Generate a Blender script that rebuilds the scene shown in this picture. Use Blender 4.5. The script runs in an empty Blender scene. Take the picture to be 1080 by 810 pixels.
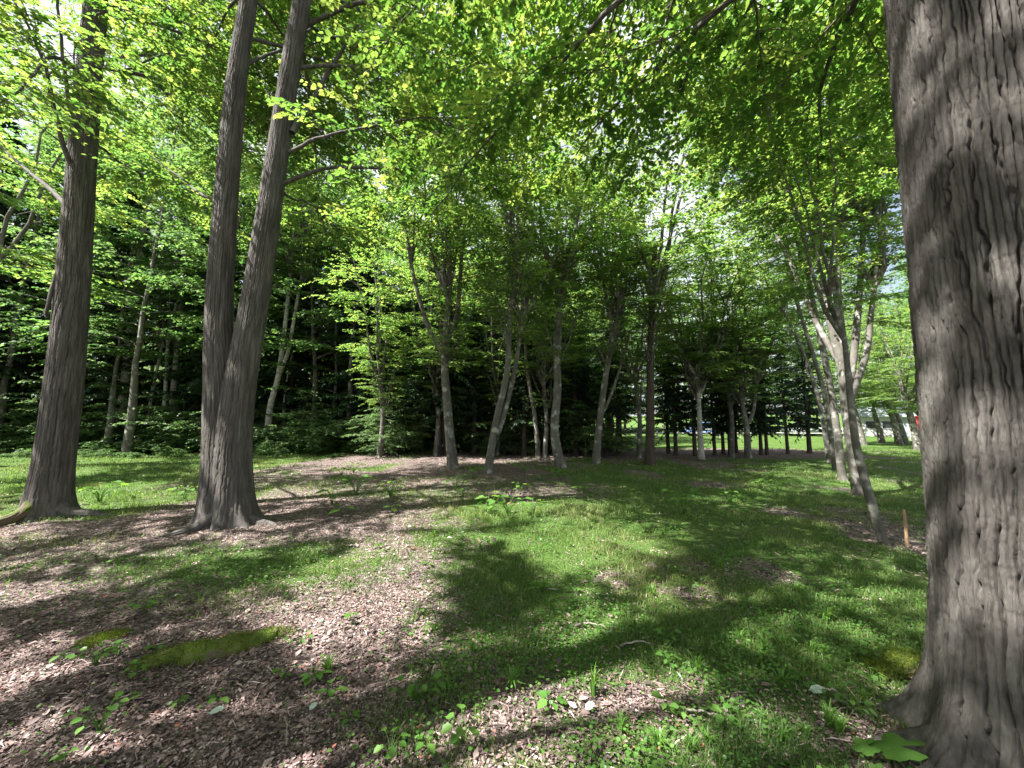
import bpy, math, random
import numpy as np
from mathutils import Vector

R = math.radians
SC = bpy.context.scene
COL = SC.collection

# ------------------------------------------------------------------ camera, sky, sun, exposure
PITCH = 5.9
CAM_H = 1.5
F_PX, CX, CY = 390.0, 540.0, 405.0          # focal length and centre of the photograph, in its own pixels
cam_d = bpy.data.cameras.new('camera')
cam_d.sensor_width = 36.0
cam_d.lens = 36.0 * F_PX / 1080.0
cam_d.clip_start = 0.05
cam_d.clip_end = 2000
cam = bpy.data.objects.new('camera', cam_d)
COL.objects.link(cam)
cam.location = (0, 0, CAM_H)
cam.rotation_euler = (R(90 + PITCH), 0, 0)
SC.camera = cam

SUN_EL = 54.0
SUN_H = np.array([-0.93, -0.36])
SUN_H = SUN_H / np.linalg.norm(SUN_H)
SUN_AZ = math.atan2(SUN_H[0], SUN_H[1])      # clockwise from +Y

world = bpy.data.worlds.new('World')
SC.world = world
world.use_nodes = True
wn = world.node_tree
wn.nodes.clear()
w_out = wn.nodes.new('ShaderNodeOutputWorld')
w_bg = wn.nodes.new('ShaderNodeBackground')
w_sky = wn.nodes.new('ShaderNodeTexSky')
w_sky.sky_type = 'NISHITA'
w_sky.sun_disc = False
w_sky.sun_elevation = R(SUN_EL)
w_sky.sun_rotation = SUN_AZ % (2 * math.pi)
w_sky.air_density = 1.0
w_sky.dust_density = 2.5
w_sky.ozone_density = 1.0
w_tc = wn.nodes.new('ShaderNodeTexCoord')
w_no = wn.nodes.new('ShaderNodeTexNoise')
w_no.inputs['Scale'].default_value = 2.2
w_no.inputs['Detail'].default_value = 6
w_rm = wn.nodes.new('ShaderNodeValToRGB')
w_rm.color_ramp.elements[0].position = 0.38
w_rm.color_ramp.elements[1].position = 0.60
w_rm.color_ramp.elements[0].color = (0.25, 0.25, 0.25, 1)
w_mx = wn.nodes.new('ShaderNodeMixRGB')
w_mx.inputs['Color2'].default_value = (5.4, 5.6, 5.9, 1)      # bright thin summer cloud
wn.links.new(w_tc.outputs['Generated'], w_no.inputs['Vector'])
wn.links.new(w_no.outputs['Fac'], w_rm.inputs['Fac'])
wn.links.new(w_rm.outputs['Color'], w_mx.inputs['Fac'])
wn.links.new(w_sky.outputs['Color'], w_mx.inputs['Color1'])
wn.links.new(w_mx.outputs['Color'], w_bg.inputs['Color'])
w_bg.inputs['Strength'].default_value = 0.05
wn.links.new(w_bg.outputs['Background'], w_out.inputs['Surface'])

sun_d = bpy.data.lights.new('sun', 'SUN')
sun_d.energy = 5.0
sun_d.angle = R(0.53)
sun_d.color = (1.0, 0.965, 0.91)
sun = bpy.data.objects.new('sun', sun_d)
COL.objects.link(sun)
s_dir = Vector((SUN_H[0] * math.cos(R(SUN_EL)), SUN_H[1] * math.cos(R(SUN_EL)), math.sin(R(SUN_EL))))
sun.rotation_euler = s_dir.to_track_quat('Z', 'Y').to_euler()
sun.location = (-30, -10, 40)

SC.view_settings.view_transform = 'Standard'
SC.view_settings.look = 'None'
SC.view_settings.gamma = 1.0
SC.view_settings.use_curve_mapping = False
SC.view_settings.exposure = 2.28
SC.cycles.max_bounces = 7
SC.cycles.diffuse_bounces = 4
SC.cycles.glossy_bounces = 2
SC.cycles.transmission_bounces = 5
SC.cycles.transparent_max_bounces = 4
SC.cycles.use_denoising = True
SC.cycles.sample_clamp_indirect = 6.0
SC.render.use_persistent_data = False


# ------------------------------------------------------------------ noise and ground height
def _hash(ix, iy, iz, seed):
    h = (ix.astype(np.uint32) * np.uint32(374761393) + iy.astype(np.uint32) * np.uint32(668265263)
         + iz.astype(np.uint32) * np.uint32(2246822519) + np.uint32((seed * 3266489917) & 0xffffffff))
    h ^= h >> np.uint32(13)
    h *= np.uint32(1274126177)
    h ^= h >> np.uint32(16)
    return (h & np.uint32(0xffffff)).astype(np.float32) / np.float32(0xffffff)


def vnoise(x, y, z, seed=0):
    x, y, z = np.broadcast_arrays(np.asarray(x, np.float32), np.asarray(y, np.float32), np.asarray(z, np.float32))
    ix, iy, iz = np.floor(x).astype(np.int64), np.floor(y).astype(np.int64), np.floor(z).astype(np.int64)
    fx, fy, fz = x - ix, y - iy, z - iz
    fx = fx * fx * (3 - 2 * fx); fy = fy * fy * (3 - 2 * fy); fz = fz * fz * (3 - 2 * fz)
    r = 0
    for dx in (0, 1):
        for dy in (0, 1):
            for dz in (0, 1):
                w = (fx if dx else 1 - fx) * (fy if dy else 1 - fy) * (fz if dz else 1 - fz)
                r = r + w * _hash(ix + dx, iy + dy, iz + dz, seed)
    return r


def fbm(x, y, z=0.0, seed=0, octaves=4):
    a, s, t = 0.5, 0.0, 0.0
    for o in range(octaves):
        s = s + a * vnoise(np.asarray(x) * 2 ** o, np.asarray(y) * 2 ** o, np.asarray(z) * 2 ** o + 7.3 * o, seed + o)
        t += a
        a *= 0.5
    return s / t


def sstep(a, b, x):
    t = np.clip((np.asarray(x, float) - a) / (b - a), 0, 1)
    return t * t * (3 - 2 * t)


def ground_z(x, y):
    x = np.asarray(x, float); y = np.asarray(y, float)
    near = (fbm(x * 0.35, y * 0.35, 0, 11, 3) - 0.5) * 0.16 + (fbm(x * 1.6, y * 1.6, 0, 12, 3) - 0.5) * 0.07
    hill = sstep(21, 70, y + np.clip(-x - 8, 0, 30) * 0.25) * sstep(8, -14, x - (y - 21) * 0.12) * 15.0
    far = sstep(60, 300, np.hypot(x, y)) * 6.0
    return near + hill + far


def gz(x, y):
    return float(ground_z(x, y))


cT, sT = math.cos(R(PITCH)), math.sin(R(PITCH))


def at(px, py, d):
    """the point seen at photo pixel (px, py) whose world y (distance ahead) is d"""
    u, v = (px - CX) / F_PX, -(py - CY) / F_PX
    fy = cT - v * sT
    fz = sT + v * cT
    k = d / fy
    return np.array([u * k, d, CAM_H + fz * k])


def on_ground(px, py):
    u, v = (px - CX) / F_PX, -(py - CY) / F_PX
    fy = cT - v * sT
    fz = sT + v * cT
    k = -CAM_H / fz
    for _ in range(4):
        k = (gz(u * k, fy * k) - CAM_H) / fz
    return np.array([u * k, fy * k, gz(u * k, fy * k)])


# ------------------------------------------------------------------ mesh helpers
class MB:
    """collects quads and builds ONE mesh object"""
    def __init__(self):
        self.v, self.f, self.t, self.n = [], [], [], 0

    def add(self, v, f, t=None):
        v = np.asarray(v, np.float32).reshape(-1, 3)
        f = np.asarray(f, np.int32).reshape(-1, 4)
        self.v.append(v)
        self.f.append(f + self.n)
        self.t.append(np.full(len(f), 0.5, np.float32) if t is None else np.asarray(t, np.float32))
        self.n += len(v)

    def mesh(self, name, mat, smooth=True):
        v = np.concatenate(self.v); f = np.concatenate(self.f); t = np.concatenate(self.t)
        me = bpy.data.meshes.new(name)
        me.vertices.add(len(v)); me.vertices.foreach_set('co', v.ravel())
        me.loops.add(f.size); me.loops.foreach_set('vertex_index', f.ravel())
        me.polygons.add(len(f))
        me.polygons.foreach_set('loop_start', np.arange(0, f.size, 4, dtype=np.int32))
        me.polygons.foreach_set('use_smooth', np.full(len(f), smooth, bool))
        a = me.attributes.new('tint', 'FLOAT', 'FACE')
        a.data.foreach_set('value', t)
        me.materials.append(mat)
        me.update(calc_edges=True)
        return me

    def build(self, name, mat, parent=None, smooth=True):
        return link(name, self.mesh(name, mat, smooth), parent)


def link(name, me, parent=None):
    o = bpy.data.objects.new(name, me)
    COL.objects.link(o)
    if parent is not None:
        o.parent = parent
    return o


def tag(o, label=None, cat=None, group=None, kind=None):
    if label: o['label'] = label
    if cat: o['category'] = cat
    if group: o['group'] = group
    if kind: o['kind'] = kind
    return o


def thing(name, label, cat, loc=(0, 0, 0), group=None, rz=0.0, s=1.0):
    o = bpy.data.objects.new(name, None)
    COL.objects.link(o)
    o.empty_display_size = 0.2
    o.location = tuple(float(c) for c in loc)
    o.rotation_euler = (0, 0, rz)
    o.scale = (s, s, s)
    return tag(o, label, cat, group)


def spline(P, n):
    """Catmull-Rom through the rows of P, n samples"""
    P = np.asarray(P, float)
    if len(P) == 2:
        t = np.linspace(0, 1, n)[:, None]
        return P[0] * (1 - t) + P[1] * t
    Q = np.vstack([2 * P[0] - P[1], P, 2 * P[-1] - P[-2]])
    seg = np.linalg.norm(np.diff(P[:, :3], axis=0), axis=1)
    cum = np.concatenate([[0], np.cumsum(seg)])
    s = np.linspace(0, cum[-1], n)
    i = np.clip(np.searchsorted(cum, s, side='right') - 1, 0, len(P) - 2)
    t = ((s - cum[i]) / np.maximum(seg[i], 1e-9))[:, None]
    p0, p1, p2, p3 = Q[i], Q[i + 1], Q[i + 2], Q[i + 3]
    return 0.5 * (2 * p1 + (p2 - p0) * t + (2 * p0 - 5 * p1 + 4 * p2 - p3) * t ** 2 + (3 * p1 - p0 - 3 * p2 + p3) * t ** 3)


def frames(P):
    T = np.gradient(P, axis=0)
    T /= np.linalg.norm(T, axis=1, keepdims=True) + 1e-12
    ref = np.tile(np.array([[0.0, 1.0, 0.0]]), (len(P), 1))
    if np.abs(T[:, 1]).max() > 0.95:
        ref[:] = (0.31, 0.05, 0.95) if np.abs(T[:, 2]).max() < 0.9 else (1.0, 0.1, 0.2)
    A = np.cross(ref, T); A /= np.linalg.norm(A, axis=1, keepdims=True) + 1e-12
    B = np.cross(T, A)
    return T, A, B


def grid_faces(nr, na):
    i = np.arange(nr - 1)[:, None] * na
    j = np.arange(na)[None, :]
    k = (j + 1) % na
    return np.stack([i + j, i + k, i + na + k, i + na + j], -1).reshape(-1, 4)


def tube(mb, P, r, na=6, cap=True):
    P = np.asarray(P, float)
    r = np.broadcast_to(np.asarray(r, float), (len(P),))
    _, A, B = frames(P)
    th = np.arange(na) / na * 2 * math.pi
    V = P[:, None, :] + r[:, None, None] * (np.cos(th)[None, :, None] * A[:, None, :] + np.sin(th)[None, :, None] * B[:, None, :])
    f = grid_faces(len(P), na)
    V = V.reshape(-1, 3)
    if cap:
        n0 = len(V)
        V = np.vstack([V, P[-1:]])
        e = (len(P) - 1) * na
        f = np.vstack([f, [[e + j, e + (j + 1) % na, n0, n0] for j in range(na)]]) if False else f
    mb.add(V, f)


def bark_tube(P, rad, na, nz, amp, cell, seed, flare=None, stretch=0.13, fine=1.0):
    """a trunk surface with furrows and plates modelled as real relief"""
    C = spline(np.column_stack([P, rad]), nz)
    P, rr = C[:, :3], C[:, 3]
    T, A, B = frames(P)
    th = np.arange(na) / na * 2 * math.pi
    ca, sa = np.cos(th)[None, :], np.sin(th)[None, :]
    zz = (P[:, 2] - P[0, 2])[:, None]
    r = np.repeat(rr[:, None], na, 1)
    lum = vnoise(ca * 2.1, sa * 2.1, zz * 0.9, seed + 5) - 0.5
    r = r * (1 + 0.09 * lum)
    if flare is not None:
        amt, hgt, lobes, ph = flare
        lob = 0.5 + 0.5 * np.cos(lobes * th[None, :] + ph + 1.4 * np.sin(th[None, :] * 2 + ph))
        lob = 0.35 + 0.65 * lob ** 1.5
        r = r * (1 + amt * lob * np.exp(-zz / hgt) + 0.35 * amt * np.exp(-zz / (3.2 * hgt)) * (0.5 + 0.5 * lob))
    Fq = 1.0 / cell
    R0 = float(rr.mean())
    xx, yy = ca * R0 * Fq, sa * R0 * Fq
    zf = zz * Fq
    h = np.zeros_like(r)
    for q, (mul, wt, wid) in enumerate([(1.0, 0.66, 0.22), (2.1, 0.30, 0.34)]):
        n = max(6, round(2 * math.pi * R0 / cell * mul))
        wob = (vnoise(xx * 0.22, yy * 0.22, zf * 0.05, seed + 11 * q) - 0.5) * 2.4 + (vnoise(xx * 0.7, yy * 0.7, zf * 0.20, seed + 1 + 11 * q) - 0.5) * 0.45 \
            + (vnoise(xx * 2.2, yy * 2.2, zf * 0.9, seed + 2 + 11 * q) - 0.5) * 0.32
        u = n * th[None, :] / (2 * math.pi) + wob
        fr = u - np.floor(u)
        strip = (np.floor(u) % n).astype(np.int64)
        edge = 1 - np.abs(2 * fr - 1)                                   # 0 in the furrow, 1 on the ridge
        op = sstep(0.12, 0.38, vnoise(xx * 0.9, yy * 0.9, zf * 0.13, seed + 3 + 11 * q))     # furrows open and close
        hh = 1 - (1 - sstep(0.0, wid, edge)) * (0.25 + 0.75 * op)
        off = _hash(strip, strip * 3, strip * 0, seed + q)
        v = zz * (0.20 / cell) * (0.6 + 0.8 * off) + off * 7 + 0.25 * wob
        saw = v - np.floor(v)                                           # plates lifting at their lower ends
        hh = hh * (0.94 + 0.06 * (1 - saw)) - 0.0 * (1 - sstep(0.0, 0.06, saw)) * hh
        h += wt * hh
    n3 = vnoise(xx * 4.5, yy * 4.5, zf * 0.6, seed + 4)
    n4 = vnoise(xx * 9, yy * 9, zf * 2.2, seed + 6)
    h += 0.22 * n3 * fine + 0.12 * n4 * fine - 0.7
    r = r + amp * h
    V = P[:, None, :] + r[:, :, None] * (ca.T[None, :, 0, None] * A[:, None, :] + sa.T[None, :, 0, None] * B[:, None, :])
    return V.reshape(-1, 3), grid_faces(nz, na)


LEAF = np.array([[0, 0, 0], [0.30, -0.36, 0.07], [0.68, -0.28, 0.03], [1, 0, -0.10], [0.68, 0.28, 0.03], [0.30, 0.36, 0.07]], np.float32)
LEAF_F = np.array([[0, 1, 2, 3], [0, 3, 4, 5]], np.int32)


def unit(a):
    return a / (np.linalg.norm(a, axis=-1, keepdims=True) + 1e-9)


def add_leaves(mb, pos, d, nrm, size, tint, width=1.0, shape=LEAF, faces=LEAF_F):
    d = unit(d)
    side = unit(np.cross(nrm, d))
    nn = np.cross(d, side)
    s = np.asarray(size, np.float32).reshape(-1, 1, 1)
    V = pos[:, None, :] + s * (shape[None, :, 0:1] * d[:, None, :] + width * shape[None, :, 1:2] * side[:, None, :] + shape[None, :, 2:3] * nn[:, None, :])
    n, k = len(pos), len(shape)
    f = faces[None] + (np.arange(n) * k)[:, None, None]
    mb.add(V.reshape(-1, 3), f.reshape(-1, 4), np.repeat(tint, len(faces)))


# ------------------------------------------------------------------ materials
def mat_base(name):
    m = bpy.data.materials.new(name)
    m.use_nodes = True
    nt = m.node_tree
    nt.nodes.clear()
    return m, nt, nt.nodes.new, nt.links.new


def ramp(nt, stops):
    r = nt.nodes.new('ShaderNodeValToRGB')
    el = r.color_ramp.elements
    while len(el) > 1: el.remove(el[-1])
    el[0].position = stops[0][0]; el[0].color = (*stops[0][1], 1)
    for p, c in stops[1:]:
        e = el.new(p); e.color = (*c, 1)
    return r


def leaf_mat(name, refl, trans, amt=0.45, rough=0.5, spec=0.3):
    m, nt, N, L = mat_base(name)
    at_ = N('ShaderNodeAttribute'); at_.attribute_name = 'tint'
    r1 = ramp(nt, refl); r2 = ramp(nt, trans)
    L(at_.outputs['Fac'], r1.inputs['Fac']); L(at_.outputs['Fac'], r2.inputs['Fac'])
    p = N('ShaderNodeBsdfPrincipled')
    p.inputs['Roughness'].default_value = rough
    p.inputs['Specular IOR Level'].default_value = spec
    L(r1.outputs['Color'], p.inputs['Base Color'])
    t = N('ShaderNodeBsdfTranslucent')
    L(r2.outputs['Color'], t.inputs['Color'])
    mx = N('ShaderNodeMixShader'); mx.inputs['Fac'].default_value = amt
    L(p.outputs['BSDF'], mx.inputs[1]); L(t.outputs['BSDF'], mx.inputs[2])
    o = N('ShaderNodeOutputMaterial'); L(mx.outputs['Shader'], o.inputs['Surface'])
    return m


def bark_mat(name, stops, scale=6.0, zs=0.2, bump=0.4, blot=None, bscale=2.5, bth=(0.55, 0.68)):
    m, nt, N, L = mat_base(name)
    tc = N('ShaderNodeTexCoord')
    mp = N('ShaderNodeMapping'); mp.inputs['Scale'].default_value = (1, 1, zs)
    L(tc.outputs['Object'], mp.inputs['Vector'])
    n = N('ShaderNodeTexNoise'); n.inputs['Scale'].default_value = scale; n.inputs['Detail'].default_value = 8
    n.inputs['Roughness'].default_value = 0.68
    L(mp.outputs['Vector'], n.inputs['Vector'])
    r = ramp(nt, stops); L(n.outputs['Fac'], r.inputs['Fac'])
    col = r.outputs['Color']
    if blot:
        n2 = N('ShaderNodeTexNoise'); n2.inputs['Scale'].default_value = bscale; n2.inputs['Detail'].default_value = 6
        L((mp if zs < 0.2 else tc).outputs[0 if zs < 0.2 else 'Object'], n2.inputs['Vector'])
        mr = N('ShaderNodeMapRange'); mr.inputs['From Min'].default_value = bth[0]; mr.inputs['From Max'].default_value = bth[1]
        L(n2.outputs['Fac'], mr.inputs['Value'])
        mx = N('ShaderNodeMixRGB'); mx.inputs['Color2'].default_value = (*blot, 1)
        L(mr.outputs['Result'], mx.inputs['Fac']); L(col, mx.inputs['Color1'])
        col = mx.outputs['Color']
    p = N('ShaderNodeBsdfPrincipled'); p.inputs['Roughness'].default_value = 0.9
    p.inputs['Specular IOR Level'].default_value = 0.2
    L(col, p.inputs['Base Color'])
    n3 = N('ShaderNodeTexNoise'); n3.inputs['Scale'].default_value = scale * 6; n3.inputs['Detail'].default_value = 8; n3.inputs['Roughness'].default_value = 0.72
    L(mp.outputs['Vector'], n3.inputs['Vector'])
    b = N('ShaderNodeBump'); b.inputs['Strength'].default_value = bump; b.inputs['Distance'].default_value = 0.016 if zs < 0.2 else 0.01
    L(n3.outputs['Fac'], b.inputs['Height']); L(b.outputs['Normal'], p.inputs['Normal'])
    o = N('ShaderNodeOutputMaterial'); L(p.outputs['BSDF'], o.inputs['Surface'])
    return m


def plain_mat(name, c1, c2, scale=8.0, rough=0.7, bump=0.1, metallic=0.0):
    m, nt, N, L = mat_base(name)
    tc = N('ShaderNodeTexCoord')
    n = N('ShaderNodeTexNoise'); n.inputs['Scale'].default_value = scale; n.inputs['Detail'].default_value = 6
    L(tc.outputs['Object'], n.inputs['Vector'])
    r = ramp(nt, [(0.3, c1), (0.7, c2)]); L(n.outputs['Fac'], r.inputs['Fac'])
    p = N('ShaderNodeBsdfPrincipled'); p.inputs['Roughness'].default_value = rough
    p.inputs['Metallic'].default_value = metallic
    L(r.outputs['Color'], p.inputs['Base Color'])
    b = N('ShaderNodeBump'); b.inputs['Strength'].default_value = bump; b.inputs['Distance'].default_value = 0.01
    L(n.outputs['Fac'], b.inputs['Height']); L(b.outputs['Normal'], p.inputs['Normal'])
    o = N('ShaderNodeOutputMaterial'); L(p.outputs['BSDF'], o.inputs['Surface'])
    return m


M = {}
M['leaf_big'] = leaf_mat('leaf_big', [(0, (0.035, 0.08, 0.02)), (0.6, (0.055, 0.11, 0.03)), (1, (0.10, 0.15, 0.04))],
                         [(0, (0.15, 0.34, 0.05)), (0.6, (0.30, 0.50, 0.07)), (1, (0.50, 0.62, 0.11))], 0.44)
M['leaf_maple'] = leaf_mat('leaf_maple', [(0, (0.035, 0.08, 0.022)), (0.6, (0.06, 0.115, 0.032)), (1, (0.11, 0.15, 0.045))],
                           [(0, (0.18, 0.39, 0.06)), (0.6, (0.33, 0.54, 0.09)), (1, (0.50, 0.62, 0.12))], 0.46)
M['leaf_dark'] = leaf_mat('leaf_dark', [(0, (0.03, 0.07, 0.025)), (1, (0.07, 0.125, 0.045))],
                          [(0, (0.12, 0.28, 0.06)), (1, (0.28, 0.44, 0.10))], 0.42)
M['leaf_sapling'] = leaf_mat('leaf_sapling', [(0, (0.04, 0.08, 0.03)), (1, (0.10, 0.15, 0.06))], [(0, (0.12, 0.25, 0.06)), (1, (0.26, 0.40, 0.12))], 0.4)
M['needle'] = leaf_mat('needle', [(0, (0.02, 0.045, 0.022)), (1, (0.045, 0.085, 0.035))],
                       [(0, (0.02, 0.06, 0.02)), (1, (0.05, 0.11, 0.03))], 0.2, 0.55)
M['grass'] = leaf_mat('grass', [(0, (0.055, 0.10, 0.028)), (0.6, (0.11, 0.155, 0.045)), (1, (0.27, 0.25, 0.12))],
                      [(0, (0.15, 0.31, 0.05)), (0.6, (0.26, 0.40, 0.07)), (1, (0.42, 0.42, 0.14))], 0.35)
M['weed'] = leaf_mat('weed', [(0, (0.05, 0.13, 0.025)), (1, (0.10, 0.19, 0.04))],
                     [(0, (0.16, 0.40, 0.03)), (1, (0.32, 0.50, 0.06))], 0.35, 0.4)
M['litter'] = leaf_mat('litter', [(0, (0.05, 0.038, 0.033)), (0.35, (0.13, 0.088, 0.080)), (0.7, (0.30, 0.212, 0.198)), (0.93, (0.50, 0.40, 0.375)), (1, (0.30, 0.11, 0.07))],
                       [(0, (0.05, 0.03, 0.02)), (1, (0.25, 0.15, 0.10))], 0.12, 0.7)
M['bark_near'] = bark_mat('bark_near', [(0.22, (0.03, 0.027, 0.024)), (0.5, (0.088, 0.080, 0.073)), (0.78, (0.185, 0.172, 0.16))], 12, 0.12, 1.0, (0.17, 0.17, 0.145), 17.0, (0.58, 0.78))
M['bark_far'] = bark_mat('bark_far', [(0.25, (0.05, 0.046, 0.039)), (0.5, (0.105, 0.098, 0.084)), (0.75, (0.19, 0.18, 0.158))], 6, 0.5, 0.7, (0.30, 0.30, 0.265), 4.5, (0.55, 0.66))
M['bark_birch'] = bark_mat('bark_birch', [(0.3, (0.16, 0.15, 0.13)), (0.5, (0.33, 0.315, 0.285)), (0.7, (0.50, 0.48, 0.45))], 5, 3.0, 0.3, (0.16, 0.15, 0.12), 4.0, (0.58, 0.66))
M['bark_dark'] = bark_mat('bark_dark', [(0.3, (0.03, 0.024, 0.02)), (0.7, (0.085, 0.065, 0.052))], 8, 0.3, 0.6)
M['twig'] = bark_mat('twig', [(0.3, (0.05, 0.042, 0.034)), (0.7, (0.12, 0.10, 0.085))], 8, 1.0, 0.2)
M['moss'] = bark_mat('moss', [(0.3, (0.04, 0.062, 0.012)), (0.55, (0.09, 0.125, 0.018)), (0.75, (0.16, 0.19, 0.032))], 14, 1.0, 1.0, (0.10, 0.08, 0.055), 7, (0.5, 0.62))
M['wood'] = plain_mat('wood', (0.16, 0.10, 0.055), (0.34, 0.22, 0.12), 14, 0.8, 0.3)


# ------------------------------------------------------------------ ground
def grass_mask(x, y):
    """how much of the ground is green here (0 leaf litter, 1 grass), laid out in metres"""
    x = np.asarray(x, float); y = np.asarray(y, float)
    w1 = (fbm(x * 0.9, y * 0.9, 0, 31, 4) - 0.5)
    w2 = (fbm(x * 0.35, y * 0.35, 0, 32, 3) - 0.5)
    e = x + 0.25 * (y - 1.5) + 1.1 * w1 + 0.5 * w2          # the litter's edge runs from the camera to the double tree
    g = 0.08 + 0.80 * sstep(-1.0, 1.1, e + 0.8 * (fbm(x * 2.4, y * 2.4, 0, 33, 3) - 0.5))
    moss = 0.80 * np.exp(-((x + 2.6) / 1.9) ** 2 - ((y - 4.1) / 0.8) ** 2) + 0.4 * np.exp(-((x + 6.5) / 2.2) ** 2 - ((y - 4.5) / 0.8) ** 2)
    g = np.maximum(g, moss)
    g = np.maximum(g, 0.55 * np.exp(-((x + 0.9) / 1.4) ** 2 - ((y - 6.3) / 1.0) ** 2))
    # dry strip, brown floor under the middle trees, the lawn on the left, the needle floor under the conifers
    dry = sstep(6.8, 7.8, y + w1) * (1 - sstep(9.4, 10.6, y + w1 * 2)) * (1 - sstep(0.5, 3, x + w1 * 2))
    g = g * (1 - dry) + dry * (0.40 + 0.5 * w1)
    brown = sstep(9.6, 10.6, y + w1 * 2) * (1 - sstep(20, 23, y)) * sstep(-8.8, -7.2, x + w1) * (1 - sstep(0.0, 2.5, x - 0.12 * (y - 10) + w1 * 2))
    g = g * (1 - brown) + brown * np.clip(0.22 + 1.5 * w1, 0.02, 0.7)
    lawn = sstep(6.8, 8.0, y + w1) * (1 - sstep(17.5, 19.5, y)) * (1 - sstep(-8.6, -7.4, x + w1))
    g = np.maximum(g, 0.9 * lawn)
    lefty = (1 - sstep(-6.5, -5.5, x)) * sstep(5.2, 6.2, y) * (1 - sstep(8, 9, y))
    g = np.maximum(g, 0.7 * lefty)
    con = sstep(14.6, 15.8, y + w1) * (1 - sstep(20.5, 22, y)) * sstep(0.0, 2.0, x) * (1 - sstep(15, 17, x))
    g = g * (1 - con) + con * 0.12
    wood = sstep(19, 21, y) * (1 - sstep(-1, 4, x - 0.2 * (y - 20)))
    g = g * (1 - wood) + wood * (0.75 - 0.6 * sstep(-7, -3, x) * (1 - sstep(24, 30, y)))
    bald = np.exp(-((x - 1.85) / 0.55) ** 2 - ((y - 1.75) / 0.35) ** 2)
    g = g * (1 - 0.8 * bald)
    pale = np.maximum(np.exp(-((x - 5.0) / 0.9) ** 2 - ((y - 9.3) / 0.7) ** 2), 0.9 * np.exp(-((x - 0.6) / 0.6) ** 2 - ((y - 2.2) / 0.15) ** 2))
    g = g * (1 - 0.75 * pale)
    bare = sstep(0.56, 0.70, fbm(x * 0.8, y * 0.8, 0, 36, 4)) * sstep(0.5, 2.0, x + 0.3 * y)
    g = g * (1 - 0.6 * bare * (1 - sstep(18, 24, y)))
    return np.clip(g, 0, 1)


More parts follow.
